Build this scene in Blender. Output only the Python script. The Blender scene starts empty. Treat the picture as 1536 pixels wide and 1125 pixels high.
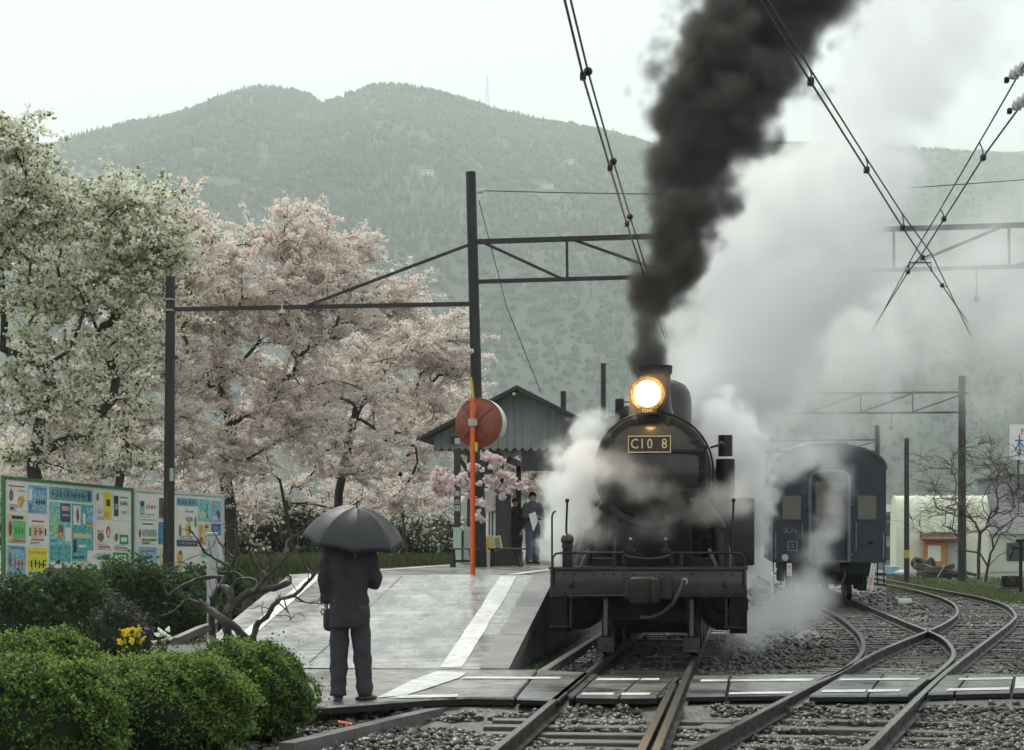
import bpy, bmesh, math, random
import numpy as np
from mathutils import Vector, Matrix, Euler, Quaternion

random.seed(7); np.random.seed(7)
S = bpy.context.scene
C = S.collection
R = math.radians

# ------------------------------------------------------------------ camera, sky, sun, exposure
F = 3000.0 / 1536.0 * 36.0
EYE = 1.43
HAZE = 0.00027
cam_d = bpy.data.cameras.new('camera'); cam = bpy.data.objects.new('camera', cam_d); C.objects.link(cam)
cam.location = (0, 0, EYE); cam.rotation_euler = (R(90), 0, 0)
cam_d.lens = F; cam_d.sensor_width = 36.0; cam_d.sensor_fit = 'HORIZONTAL'
cam_d.shift_y = (818.0 - 562.5) / 1536.0
cam_d.clip_start = 0.3; cam_d.clip_end = 12000
S.camera = cam

SUN_EL, SUN_AZ = R(48), R(-18)          # soft light from behind the hill, a little to the left
W = bpy.data.worlds.new('World'); S.world = W; W.use_nodes = True
nt = W.node_tree; nt.nodes.clear()
w_out = nt.nodes.new('ShaderNodeOutputWorld'); w_bg = nt.nodes.new('ShaderNodeBackground')
w_sky = nt.nodes.new('ShaderNodeTexSky'); w_sky.sky_type = 'NISHITA'; w_sky.sun_disc = False
w_sky.sun_elevation = SUN_EL; w_sky.sun_rotation = SUN_AZ; w_sky.dust_density = 3.0; w_sky.air_density = 1.0
w_hsv = nt.nodes.new('ShaderNodeHueSaturation'); w_hsv.inputs['Saturation'].default_value = 0.10
w_mix = nt.nodes.new('ShaderNodeMix'); w_mix.data_type = 'RGBA'; w_mix.inputs['Factor'].default_value = 0.72
w_mix.inputs[7].default_value = (9.25, 9.7, 9.48, 1)      # the even grey white of the rain cloud
nt.links.new(w_sky.outputs['Color'], w_hsv.inputs['Color'])
nt.links.new(w_hsv.outputs['Color'], w_mix.inputs[6])
nt.links.new(w_mix.outputs[2], w_bg.inputs['Color'])
w_bg.inputs['Strength'].default_value = 0.071
nt.links.new(w_bg.outputs['Background'], w_out.inputs['Surface'])

sd = bpy.data.lights.new('sun', 'SUN'); sun = bpy.data.objects.new('sun', sd); C.objects.link(sun)
sd.energy = 1.5; sd.angle = R(14); sd.color = (1.0, 0.97, 0.92)
_dir = Vector((math.sin(SUN_AZ) * math.cos(SUN_EL), math.cos(SUN_AZ) * math.cos(SUN_EL), math.sin(SUN_EL)))
sun.rotation_euler = _dir.to_track_quat('Z', 'Y').to_euler(); sun.location = (-30, 60, 120)

S.view_settings.view_transform = 'Standard'; S.view_settings.look = 'None'
S.view_settings.exposure = 0.92; S.view_settings.gamma = 1.0; S.view_settings.use_curve_mapping = False
cy = S.cycles
cy.max_bounces = 16; cy.diffuse_bounces = 6; cy.glossy_bounces = 3; cy.transmission_bounces = 4
cy.volume_bounces = 14; cy.transparent_max_bounces = 24
cy.volume_step_rate = 1.0; cy.volume_max_steps = 256
cy.use_denoising = True
cy.use_adaptive_sampling = True; cy.adaptive_threshold = 0.02
try: cy.denoiser = 'OPENIMAGEDENOISE'
except Exception: pass

# ------------------------------------------------------------------ placing things: photograph measurements to metres
def PX(px, py, Y):                                   # the point seen at (px, py) that stands Y metres away
    return Vector(((px - 768) / 3000 * Y, Y, EYE + (818 - py) / 3000 * Y))
def GR(px, py, z=0.0):                               # the point of the level z seen at (px, py)
    Y = 3000 * (EYE - z) / (py - 818); return Vector(((px - 768) / 3000 * Y, Y, z))
TA = math.atan(0.114)
TD = Vector((math.sin(TA), math.cos(TA), 0)); TN = Vector((math.cos(TA), -math.sin(TA), 0)); TO = Vector((-1.158, 0, 0))
def TP(v, u, z=0.0):                                 # v metres right of the near track's centre line, u along it
    p = TO + TD * u + TN * v; p.z = z; return p

# ------------------------------------------------------------------ helpers
def tag(o, label=None, cat=None, group=None, kind=None):
    if label: o['label'] = label
    if cat: o['category'] = cat
    if group: o['group'] = group
    if kind: o['kind'] = kind
    return o
def empty(name, loc=(0, 0, 0), rz=0.0, label=None, cat=None, group=None, kind=None):
    o = bpy.data.objects.new(name, None); C.objects.link(o); o.location = loc; o.rotation_euler = (0, 0, rz)
    o.empty_display_size = 0.2
    return tag(o, label, cat, group, kind)
def link_mesh(name, me, parent=None, loc=None):
    o = bpy.data.objects.new(name, me); C.objects.link(o)
    if parent is not None: o.parent = parent
    if loc is not None: o.location = loc
    return o
def copy_tree(o, parent=None):
    c = o.copy(); C.objects.link(c); c.parent = parent
    for ch in list(o.children): copy_tree(ch, c)
    return c

class MB:
    """collects shapes and links them as one mesh"""
    def __init__(s): s.v = []; s.f = []; s.m = []; s.cur = 0
    def add(s, vs, fs):
        n = len(s.v); s.v += [tuple(v) for v in vs]
        for f in fs: s.f.append(tuple(i + n for i in f)); s.m.append(s.cur)
        return s
    def box(s, c, d, rot=None, taper=1.0):
        x, y, z = d[0] / 2, d[1] / 2, d[2] / 2
        vs = [Vector(p) for p in ((-x, -y, -z), (x, -y, -z), (x, y, -z), (-x, y, -z), (-x * taper, -y * taper, z), (x * taper, -y * taper, z), (x * taper, y * taper, z), (-x * taper, y * taper, z))]
        if rot is not None:
            M = Euler(rot).to_matrix() if not isinstance(rot, Matrix) else rot
            vs = [M @ v for v in vs]
        c = Vector(c)
        return s.add([v + c for v in vs], [(0, 3, 2, 1), (4, 5, 6, 7), (0, 1, 5, 4), (1, 2, 6, 5), (2, 3, 7, 6), (3, 0, 4, 7)])
    def bbox(s, c, d, b=0.01, rot=None):               # box with bevelled edges
        bm = bmesh.new(); bmesh.ops.create_cube(bm, size=1)
        for v in bm.verts: v.co = Vector((v.co.x * d[0], v.co.y * d[1], v.co.z * d[2]))
        bmesh.ops.bevel(bm, geom=bm.edges[:], offset=b, segments=2, affect='EDGES', profile=0.5)
        M = Euler(rot).to_matrix() if rot is not None and not isinstance(rot, Matrix) else (rot if rot is not None else Matrix.Identity(3))
        bm.verts.index_update(); c = Vector(c)
        vs = [M @ v.co + c for v in bm.verts]; fs = [[v.index for v in f.verts] for f in bm.faces]
        bm.free(); return s.add(vs, fs)
    def bar(s, a, b, w, h=None, up=(0, 0, 1)):          # a straight bar of w x h from a to b
        a, b = Vector(a), Vector(b); h = h or w; d = b - a; L = d.length; d.normalize(); up = Vector(up)
        if abs(d.dot(up)) > .98: up = Vector((0, 1, 0))
        x = d.cross(up).normalized(); z = x.cross(d).normalized()
        M = Matrix((x, d, z)).transposed()
        return s.box((a + b) / 2, (w, L, h), M)
    def tube(s, pts, r, n=8, caps=True, squash=None):
        pts = [Vector(p) for p in pts]; k = len(pts)
        rs = [r] * k if not hasattr(r, '__len__') else list(r)
        t0 = (pts[1] - pts[0]).normalized()
        ref = Vector((0, 0, 1)) if abs(t0.z) < .9 else Vector((0, 1, 0))
        vs = []; x = t0.cross(ref).normalized()
        for i, p in enumerate(pts):
            t = (pts[min(i + 1, k - 1)] - pts[max(i - 1, 0)])
            if t.length < 1e-9: t = t0
            t.normalize(); x = (x - t * x.dot(t))
            if x.length < 1e-6: x = t.orthogonal()
            x.normalize(); y = t.cross(x)
            for j in range(n):
                a = 2 * math.pi * j / n
                vs.append(p + (x * math.cos(a) + y * math.sin(a)) * rs[i])
        fs = []
        for i in range(k - 1):
            for j in range(n):
                a = i * n + j; b = i * n + (j + 1) % n; fs.append((a, b, b + n, a + n))
        if caps: fs.append(tuple(range(n - 1, -1, -1))); fs.append(tuple(range((k - 1) * n, k * n)))
        return s.add(vs, fs)
    def cyl(s, a, b, r, r2=None, n=16): return s.tube([a, b], [r, r if r2 is None else r2], n)
    def lathe(s, prof, org=(0, 0, 0), axis=(0, 0, 1), n=20, arc=(0, 2 * math.pi)):   # prof: (radius, along axis)
        ax = Vector(axis).normalized(); x = ax.orthogonal().normalized(); y = ax.cross(x); org = Vector(org)
        vs = []; fs = []; k = len(prof)
        for r, h in prof:
            for j in range(n):
                a = 2 * math.pi * j / n
                vs.append(org + ax * h + (x * math.cos(a) + y * math.sin(a)) * r)
        for i in range(k - 1):
            for j in range(n):
                a = i * n + j; b = i * n + (j + 1) % n; fs.append((a, b, b + n, a + n))
        if prof[0][0] > 1e-4: fs.append(tuple(range(n - 1, -1, -1)))
        if prof[-1][0] > 1e-4: fs.append(tuple(range((k - 1) * n, k * n)))
        return s.add(vs, fs)
    def extrude(s, poly, y0, y1, plane='xz'):            # a closed 2D outline given depth; xz along y, xy along z, yz along x
        n = len(poly)
        def P(p, d):
            return {'xz': (p[0], d, p[1]), 'xy': (p[0], p[1], d), 'yz': (d, p[0], p[1])}[plane]
        vs = [P(p, y0) for p in poly] + [P(p, y1) for p in poly]
        fs = [tuple(range(n)), tuple(range(2 * n - 1, n - 1, -1))]
        for i in range(n):
            j = (i + 1) % n; fs.append((j, i, i + n, j + n))
        return s.add(vs, fs)
    def sphere(s, c, r, n=12, m=8, sc=(1, 1, 1)):
        c = Vector(c); vs = [c + Vector((0, 0, r * sc[2]))]; fs = []
        for i in range(1, m):
            th = math.pi * i / m
            for j in range(n):
                a = 2 * math.pi * j / n
                vs.append(c + Vector((r * sc[0] * math.sin(th) * math.cos(a), r * sc[1] * math.sin(th) * math.sin(a), r * sc[2] * math.cos(th))))
        vs.append(c - Vector((0, 0, r * sc[2]))); L = len(vs) - 1
        for j in range(n): fs.append((0, 1 + j, 1 + (j + 1) % n))
        for i in range(m - 2):
            for j in range(n):
                a = 1 + i * n + j; b = 1 + i * n + (j + 1) % n; fs.append((a, a + n, b + n, b))
        for j in range(n): fs.append((L, 1 + (m - 2) * n + (j + 1) % n, 1 + (m - 2) * n + j))
        return s.add(vs, fs)
    def xf(s, M):
        s.v = [tuple(M @ Vector(v)) for v in s.v]; return s
    def build(s, name, mats, parent=None, smooth=False, angle=40, loc=None):
        me = bpy.data.meshes.new(name); me.from_pydata(s.v, [], s.f)
        bm = bmesh.new(); bm.from_mesh(me); bmesh.ops.recalc_face_normals(bm, faces=bm.faces[:]); bm.to_mesh(me); bm.free()
        for m in (mats if isinstance(mats, (list, tuple)) else [mats]): me.materials.append(m)
        if max(s.m, default=0): me.polygons.foreach_set('material_index', s.m)
        if smooth:
            me.polygons.foreach_set('use_smooth', [True] * len(me.polygons))
            if angle: me.set_sharp_from_angle(angle=R(angle))
        me.update()
        return link_mesh(name, me, parent, loc)

def np_mesh(name, V, Fq, mats, midx=None, parent=None, smooth=False):
    """V (n,3) array, Fq (m,k) array of equal-sided faces"""
    me = bpy.data.meshes.new(name); n, m, k = len(V), len(Fq), Fq.shape[1]
    me.vertices.add(n); me.vertices.foreach_set('co', np.ascontiguousarray(V, dtype=np.float32).ravel())
    me.loops.add(m * k); me.polygons.add(m)
    me.loops.foreach_set('vertex_index', np.ascontiguousarray(Fq, dtype=np.int32).ravel())
    me.polygons.foreach_set('loop_start', np.arange(0, m * k, k, dtype=np.int32))
    for mm in (mats if isinstance(mats, (list, tuple)) else [mats]): me.materials.append(mm)
    if midx is not None: me.polygons.foreach_set('material_index', np.ascontiguousarray(midx, dtype=np.int32))
    if smooth: me.polygons.foreach_set('use_smooth', np.ones(m, dtype=bool))
    me.update(calc_edges=True); me.validate()
    return link_mesh(name, me, parent)

# ------------------------------------------------------------------ materials
def mat(name, c1, c2=None, scale=6.0, rough=0.6, rough2=None, metal=0.0, bump=0.0, bscale=None, detail=5.0, spec=0.5, coat=0.0, stretch=None, emit=None, estr=1.0, contrast=(0.3, 0.7), trans=0.0):
    m = bpy.data.materials.new(name); m.use_nodes = True; t = m.node_tree; N = t.nodes; L = t.links
    b = N['Principled BSDF']; b.inputs['Roughness'].default_value = rough; b.inputs['Metallic'].default_value = metal
    b.inputs['Specular IOR Level'].default_value = spec; b.inputs['Coat Weight'].default_value = coat; b.inputs['Coat Roughness'].default_value = 0.12
    if trans: b.inputs['Transmission Weight'].default_value = trans
    b.inputs['Base Color'].default_value = (*c1, 1)
    if emit: b.inputs['Emission Color'].default_value = (*emit, 1); b.inputs['Emission Strength'].default_value = estr
    if c2 is not None or bump or rough2 is not None:
        tc = N.new('ShaderNodeTexCoord'); mp = N.new('ShaderNodeMapping')
        if stretch: mp.inputs['Scale'].default_value = stretch
        L.new(tc.outputs['Object'], mp.inputs['Vector'])
        nz = N.new('ShaderNodeTexNoise'); nz.inputs['Scale'].default_value = scale; nz.inputs['Detail'].default_value = detail; nz.inputs['Roughness'].default_value = 0.62
        L.new(mp.outputs['Vector'], nz.inputs['Vector'])
        if c2 is not None:
            cr = N.new('ShaderNodeValToRGB'); cr.color_ramp.elements[0].position = contrast[0]; cr.color_ramp.elements[1].position = contrast[1]
            cr.color_ramp.elements[0].color = (*c1, 1); cr.color_ramp.elements[1].color = (*c2, 1)
            L.new(nz.outputs['Fac'], cr.inputs['Fac']); L.new(cr.outputs['Color'], b.inputs['Base Color'])
        if rough2 is not None:
            nr = N.new('ShaderNodeTexNoise'); nr.inputs['Scale'].default_value = scale * 0.37; nr.inputs['Detail'].default_value = 4
            L.new(mp.outputs['Vector'], nr.inputs['Vector'])
            mr = N.new('ShaderNodeMapRange'); mr.inputs['From Min'].default_value = .38; mr.inputs['From Max'].default_value = .62
            mr.inputs['To Min'].default_value = rough; mr.inputs['To Max'].default_value = rough2
            L.new(nr.outputs['Fac'], mr.inputs['Value']); L.new(mr.outputs['Result'], b.inputs['Roughness'])
        if bump:
            nb = N.new('ShaderNodeTexNoise'); nb.inputs['Scale'].default_value = bscale or scale * 4; nb.inputs['Detail'].default_value = 4
            L.new(mp.outputs['Vector'], nb.inputs['Vector'])
            bp = N.new('ShaderNodeBump'); bp.inputs['Strength'].default_value = bump; bp.inputs['Distance'].default_value = 0.02
            L.new(nb.outputs['Fac'], bp.inputs['Height']); L.new(bp.outputs['Normal'], b.inputs['Normal'])
    return m
def leafmat(name, col, trans=0.5, rough=0.55):
    m = bpy.data.materials.new(name); m.use_nodes = True; t = m.node_tree; N = t.nodes; L = t.links; N.clear()
    o = N.new('ShaderNodeOutputMaterial'); mx = N.new('ShaderNodeMixShader'); d = N.new('ShaderNodeBsdfPrincipled'); tr = N.new('ShaderNodeBsdfTranslucent')
    d.inputs['Base Color'].default_value = (*col, 1); d.inputs['Roughness'].default_value = rough; d.inputs['Specular IOR Level'].default_value = .3
    tr.inputs['Color'].default_value = (*col, 1); mx.inputs[0].default_value = trans
    L.new(d.outputs[0], mx.inputs[1]); L.new(tr.outputs[0], mx.inputs[2]); L.new(mx.outputs[0], o.inputs['Surface'])
    return m
def volmat(name, color, density, aniso=0.0, absorb=None):
    m = bpy.data.materials.new(name); m.use_nodes = True; t = m.node_tree; N = t.nodes; L = t.links; N.clear()
    o = N.new('ShaderNodeOutputMaterial'); v = N.new('ShaderNodeVolumePrincipled')
    v.inputs['Color'].default_value = (*color, 1); v.inputs['Density'].default_value = density; v.inputs['Anisotropy'].default_value = aniso
    if absorb: v.inputs['Absorption Color'].default_value = (*absorb, 1)
    L.new(v.outputs[0], o.inputs['Volume']); return m

M = {}
M['concrete_wet'] = mat('wet_concrete', (.10, .104, .096), (.30, .305, .285), 3.2, .14, .55, bump=.7, bscale=11, detail=12, contrast=(.38, .58), stretch=(1, .5, 1), coat=.35)
M['concrete_dark'] = mat('kerb_concrete', (.10, .10, .098), (.17, .17, .165), 2.5, .35, .6, bump=.2, bscale=40)
M['asphalt'] = mat('wet_asphalt', (.10, .105, .10), (.26, .265, .255), 2.6, .12, .5, coat=.6, bump=.25, bscale=14, detail=8)
M['paint_white'] = mat('road_paint', (.42, .43, .415), (.62, .63, .61), 9, .3, .6, bump=.1, bscale=60, contrast=(.34, .52), detail=9)
M['gravel_ground'] = mat('ballast_ground', (.022, .021, .02), (.085, .08, .074), 9, .45, .7, bump=1.0, bscale=16, detail=9)
M['soil'] = mat('soil', (.045, .04, .033), (.09, .08, .065), 5, .7, bump=.6, bscale=20)
M['rail'] = mat('wet_rail_steel', (.010, .009, .008), (.026, .021, .018), 8, .4, .6, spec=.25)
M['rail_top'] = mat('polished_rail_top', (.34, .34, .33), (.42, .41, .40), 10, .22, metal=.95)
M['sleeper'] = mat('weathered_sleeper', (.03, .027, .025), (.085, .08, .074), 3, .35, .6, bump=.5, bscale=12, stretch=(1, 6, 1))
M['stone1'] = mat('ballast_stone_grey', (.075, .070, .065), (.14, .132, .124), 20, .45, spec=.5)
M['stone2'] = mat('ballast_stone_brown', (.065, .052, .043), (.115, .096, .08), 20, .5, spec=.6)
M['stone3'] = mat('ballast_stone_dark', (.018, .017, .016), (.042, .039, .037), 20, .42, spec=.5)
M['iron'] = mat('black_iron', (.006, .006, .006), (.018, .018, .018), 5, .32, .6, metal=.1, bump=.12, bscale=18, spec=.32)
M['iron_dark'] = mat('sooty_iron', (.006, .006, .006), (.012, .012, .012), 5, .5, .7, bump=.1, spec=.1)
M['iron_wet'] = mat('rain_wet_iron', (.007, .007, .0072), (.026, .0225, .020), 3, .22, .55, metal=.1, bump=.10, bscale=14, spec=.38, coat=.35)
M['steel'] = mat('bare_steel', (.22, .22, .22), (.35, .35, .34), 9, .3, metal=.9)
M['brass'] = mat('brass', (.55, .42, .22), (.68, .54, .32), 20, .35, metal=.6)
M['wood_pole'] = mat('tarred_wood_pole', (.010, .009, .008), (.026, .023, .02), 6, .5, .75, bump=.4, bscale=30, stretch=(8, 8, .6))
M['beam_iron'] = mat('dark_gantry_iron', (.014, .013, .013), (.03, .027, .026), 6, .5, metal=.2)
M['wire'] = mat('overhead_wire', (.03, .03, .03), None, rough=.45, metal=.5)
M['porcelain'] = mat('insulator_porcelain', (.55, .56, .55), None, rough=.2)
M['grey_paint'] = mat('grey_paint', (.33, .34, .33), (.43, .44, .43), 6, .45, bump=.05)
M['black_paint'] = mat('black_paint', (.015, .015, .017), (.03, .03, .032), 6, .4)
M['white_paint'] = mat('white_paint', (.66, .67, .65), (.76, .77, .75), 8, .45)

def streak(m, scale=(.55, 2.6, 1), lo=.52, amount=(.34, .66), scale2=.9):
    """long dark run-off streaks and damp patches over a concrete colour"""
    t = m.node_tree; N = t.nodes; L = t.links; b = N['Principled BSDF']; src = b.inputs['Base Color'].links[0].from_socket
    tc = N.new('ShaderNodeTexCoord'); mp = N.new('ShaderNodeMapping'); mp.inputs['Scale'].default_value = scale; L.new(tc.outputs['Object'], mp.inputs['Vector'])
    n1 = N.new('ShaderNodeTexNoise'); n1.inputs['Scale'].default_value = 1.6; n1.inputs['Detail'].default_value = 8; n1.inputs['Roughness'].default_value = .68; n1.inputs['Distortion'].default_value = .6; L.new(mp.outputs[0], n1.inputs['Vector'])
    r1 = N.new('ShaderNodeMapRange'); r1.inputs[1].default_value = amount[0]; r1.inputs[2].default_value = amount[1]; r1.inputs[3].default_value = lo; r1.inputs[4].default_value = 1.12; L.new(n1.outputs['Fac'], r1.inputs[0])
    mx = N.new('ShaderNodeMix'); mx.data_type = 'RGBA'; mx.blend_type = 'MULTIPLY'; mx.inputs['Factor'].default_value = 1; L.new(src, mx.inputs[6])
    cb = N.new('ShaderNodeCombineColor'); [L.new(r1.outputs[0], cb.inputs[i]) for i in range(3)]; L.new(cb.outputs[0], mx.inputs[7]); L.new(mx.outputs[2], b.inputs['Base Color'])
    return m
streak(M['concrete_wet'], (.5, 3.2, 1), .34, (.36, .6)); streak(M['asphalt'], (1.4, 1.4, 1), .5); streak(M['concrete_dark'], (1.2, 1.2, 2.5), .45)
streak(M['paint_white'], (1.2, 1.2, 1), .8)
# ------------------------------------------------------------------ smoke and steam: density grids grown around a drifting line
def GN(group, typ, **kw):
    n = group.nodes.new(typ)
    for k, v in kw.items(): setattr(n, k, v)
    return n
def plume(name, ctrl, material, voxel, label, warp=(0.5, 0.6), warp2=(1.6, 0.2), lump=0.55, lscale=1.0, soft=0.6, seed=0.0, cat='steam', fine_amp=1.3):
    """ctrl: (point, radius, density) along the drift; kept in metres, with the object at the first point"""
    P = np.array([list(c[0]) for c in ctrl], float); r = np.array([c[1] for c in ctrl], float); d = np.array([c[2] for c in ctrl], float)
    o0 = P[0].copy(); P = P - o0
    t = np.r_[0, np.cumsum(np.linalg.norm(np.diff(P, axis=0), axis=1))]
    step = max(min(r) * 0.25, 0.04); n = int(min(500, max(40, t[-1] / step))); tt = np.linspace(0, t[-1], n)
    def sm(a):                                       # smooth interpolation along the line
        out = np.interp(tt, t, a); k = max(1, n // 24)
        pad = np.r_[np.full(k, out[0]), out, np.full(k, out[-1])]
        return np.convolve(pad, np.ones(2 * k + 1) / (2 * k + 1), 'valid')
    Q = np.stack([sm(P[:, i]) for i in range(3)], 1); rr = sm(r); dd = sm(d)
    me = bpy.data.meshes.new(name); me.vertices.add(n); me.vertices.foreach_set('co', Q.astype(np.float32).ravel())
    for nm, arr in (('puff_radius', rr), ('puff_density', dd)):
        a = me.attributes.new(nm, 'FLOAT', 'POINT'); a.data.foreach_set('value', arr.astype(np.float32))
    me.materials.append(material)
    ob = link_mesh(name, me, None, tuple(o0)); tag(ob, label, cat, kind='stuff')
    pad = 1.0 + lump + .12
    lo = (Q - (rr * pad)[:, None]).min(0) - warp[1] * .5; hi = (Q + (rr * pad)[:, None]).max(0) + warp[1] * .5
    g = bpy.data.node_groups.new(name + '_density', 'GeometryNodeTree')
    g.interface.new_socket('Geometry', in_out='INPUT', socket_type='NodeSocketGeometry')
    g.interface.new_socket('Geometry', in_out='OUTPUT', socket_type='NodeSocketGeometry')
    L = g.links; gi = GN(g, 'NodeGroupInput'); go = GN(g, 'NodeGroupOutput')
    pos = GN(g, 'GeometryNodeInputPosition').outputs[0]
    def vm(op, a, b=None, s=None):
        nn = GN(g, 'ShaderNodeVectorMath', operation=op); L.new(a, nn.inputs[0])
        if b is not None:
            if isinstance(b, tuple): nn.inputs[1].default_value = b
            else: L.new(b, nn.inputs[1])
        if s is not None: nn.inputs['Scale'].default_value = s
        return nn.outputs['Value'] if op in ('LENGTH', 'DISTANCE') else nn.outputs['Vector']
    def mt(op, a, b=None):
        nn = GN(g, 'ShaderNodeMath', operation=op)
        for i, x in enumerate((a, b)):
            if x is None: continue
            if isinstance(x, (int, float)): nn.inputs[i].default_value = x
            else: L.new(x, nn.inputs[i])
        return nn.outputs[0]
    ps = vm('ADD', pos, (seed, seed * 1.7, seed * .6))
    def noise(scale, detail, src, rough=.55):
        nn = GN(g, 'ShaderNodeTexNoise'); nn.inputs['Scale'].default_value = scale; nn.inputs['Detail'].default_value = detail; nn.inputs['Roughness'].default_value = rough
        L.new(src, nn.inputs['Vector']); return nn
    def warped(p, sc, amp, det):
        nz = noise(sc, det, ps); v = vm('SUBTRACT', nz.outputs['Color'], (.5, .5, .5)); v = vm('SCALE', v, s=amp * 2); return vm('ADD', p, v)
    pw = warped(pos, warp[0], warp[1], 1.0)
    pw = warped(pw, warp2[0], warp2[1], 2.0)
    sn = GN(g, 'GeometryNodeSampleNearest', domain='POINT'); L.new(gi.outputs[0], sn.inputs['Geometry']); L.new(pw, sn.inputs['Sample Position'])
    def samp(kind, src):
        si = GN(g, 'GeometryNodeSampleIndex', data_type=kind, domain='POINT'); L.new(gi.outputs[0], si.inputs['Geometry'])
        L.new(src, si.inputs['Value']); L.new(sn.outputs[0], si.inputs['Index']); return si.outputs[0]
    def attr(nm):
        na = GN(g, 'GeometryNodeInputNamedAttribute', data_type='FLOAT'); na.inputs['Name'].default_value = nm; return na.outputs[0]
    ce = samp('FLOAT_VECTOR', GN(g, 'GeometryNodeInputPosition').outputs[0]); ra = samp('FLOAT', attr('puff_radius')); de = samp('FLOAT', attr('puff_density'))
    q = mt('DIVIDE', vm('DISTANCE', pw, ce), ra)
    vo = GN(g, 'ShaderNodeTexVoronoi', feature='F1'); vo.inputs['Scale'].default_value = lscale
    pv = warped(ps, lscale * 1.3, .25 / lscale, 2.0); L.new(pv, vo.inputs['Vector'])
    bil = mt('MULTIPLY', mt('SUBTRACT', .42, vo.outputs['Distance']), lump)
    vo2 = GN(g, 'ShaderNodeTexVoronoi', feature='F1'); vo2.inputs['Scale'].default_value = lscale * 2.4; L.new(pv, vo2.inputs['Vector'])
    bil = mt('ADD', bil, mt('MULTIPLY', mt('SUBTRACT', .42, vo2.outputs['Distance']), lump * .5))
    fine = mt('MULTIPLY', mt('SUBTRACT', noise(lscale * 2.2, 5.0, ps, .66).outputs[0], .5), lump * fine_amp)
    base = mt('ADD', mt('SUBTRACT', 1.0, q), mt('ADD', bil, fine))
    mr = GN(g, 'ShaderNodeMapRange', interpolation_type='SMOOTHSTEP'); L.new(base, mr.inputs[0]); mr.inputs[1].default_value = 0.0; mr.inputs[2].default_value = soft
    dens = mt('MULTIPLY', mr.outputs[0], de)
    tex = noise(lscale * 1.1, 3.0, ps); mr2 = GN(g, 'ShaderNodeMapRange'); L.new(tex.outputs[0], mr2.inputs[0]); mr2.inputs[1].default_value = .3; mr2.inputs[2].default_value = .62; mr2.inputs[3].default_value = .35; mr2.inputs[4].default_value = 1.0
    dens = mt('MULTIPLY', dens, mr2.outputs[0])
    vc = GN(g, 'GeometryNodeVolumeCube'); L.new(dens, vc.inputs['Density'])
    vc.inputs['Min'].default_value = tuple(lo); vc.inputs['Max'].default_value = tuple(hi)
    for ax, k in (('X', 0), ('Y', 1), ('Z', 2)): vc.inputs['Resolution ' + ax].default_value = int(max(8, min(400, (hi[k] - lo[k]) / voxel)))
    smn = GN(g, 'GeometryNodeSetMaterial'); smn.inputs['Material'].default_value = material
    L.new(vc.outputs[0], smn.inputs[0]); L.new(smn.outputs[0], go.inputs[0])
    md = ob.modifiers.new('density', 'NODES'); md.node_group = g
    return ob
# ------------------------------------------------------------------ ground
def sstep(x, a, b):
    t = np.clip((np.asarray(x, float) - a) / (b - a), 0, 1); return t * t * (3 - 2 * t)
def vu(X, Y):
    dx, dy = X - TO.x, Y - TO.y
    return dx * TN.x + dy * TN.y, dx * TD.x + dy * TD.y
def vnoise(X, Y, s, seed=0):
    """smooth value noise, numpy"""
    rs = np.random.RandomState(seed); T = rs.rand(64, 64)
    x = np.asarray(X) / s; y = np.asarray(Y) / s; xi = np.floor(x).astype(int); yi = np.floor(y).astype(int)
    fx = x - xi; fy = y - yi; fx = fx * fx * (3 - 2 * fx); fy = fy * fy * (3 - 2 * fy)
    a = T[xi % 64, yi % 64]; b = T[(xi + 1) % 64, yi % 64]; c = T[xi % 64, (yi + 1) % 64]; d = T[(xi + 1) % 64, (yi + 1) % 64]
    return (a * (1 - fx) + b * fx) * (1 - fy) + (c * (1 - fx) + d * fx) * fy - .5
def fbm(X, Y, s, o=4, seed=0):
    r = 0; a = 1.0
    for i in range(o): r = r + a * vnoise(X, Y, s / 2 ** i, seed + i); a *= .5
    return r
def gz(X, Y):
    X = np.asarray(X, float); Y = np.asarray(Y, float); v, u = vu(X, Y)
    z = np.full(np.broadcast(X, Y).shape, -.185)
    left = sstep(-v, 5.2, 6.2)
    z = z + left * (.06 + 1.0 * sstep(u, 41, 49))
    z = z + sstep(v, 9.5, 13) * sstep(u, 45, 80) * .30
    z = z + .105 * sstep(Y, 18.2, 18.9) * (1 - sstep(Y, 22.3, 22.8)) * (1 - left)
    z = z + .03 * fbm(X, Y, 2.2, 3, 5)
    return z
def grid_mesh(name, xs, ys, zf, mats, **kw):
    X, Y = np.meshgrid(xs, ys); Z = zf(X, Y); nx, ny = len(xs), len(ys)
    V = np.stack([X.ravel(), Y.ravel(), Z.ravel()], 1)
    i = np.arange(nx * ny).reshape(ny, nx)
    Fq = np.stack([i[:-1, :-1].ravel(), i[:-1, 1:].ravel(), i[1:, 1:].ravel(), i[1:, :-1].ravel()], 1)
    return np_mesh(name, V, Fq, mats, smooth=True, **kw)
xs = np.r_[np.linspace(-3300, -60, 18), np.arange(-50, -14, 2.0), np.arange(-14, 24, .4), np.arange(24, 60, 2.5), np.linspace(70, 3300, 18)]
ys = np.r_[np.linspace(-300, -10, 10), np.arange(0, 60, .4), np.arange(60, 130, 1.5), np.arange(135, 300, 12), np.linspace(320, 5500, 30)]
g = grid_mesh('ground', xs, ys, gz, M['gravel_ground'])
tag(g, 'dark wet gravel yard ground that the tracks and garden stand on', 'ground', kind='structure')

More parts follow.
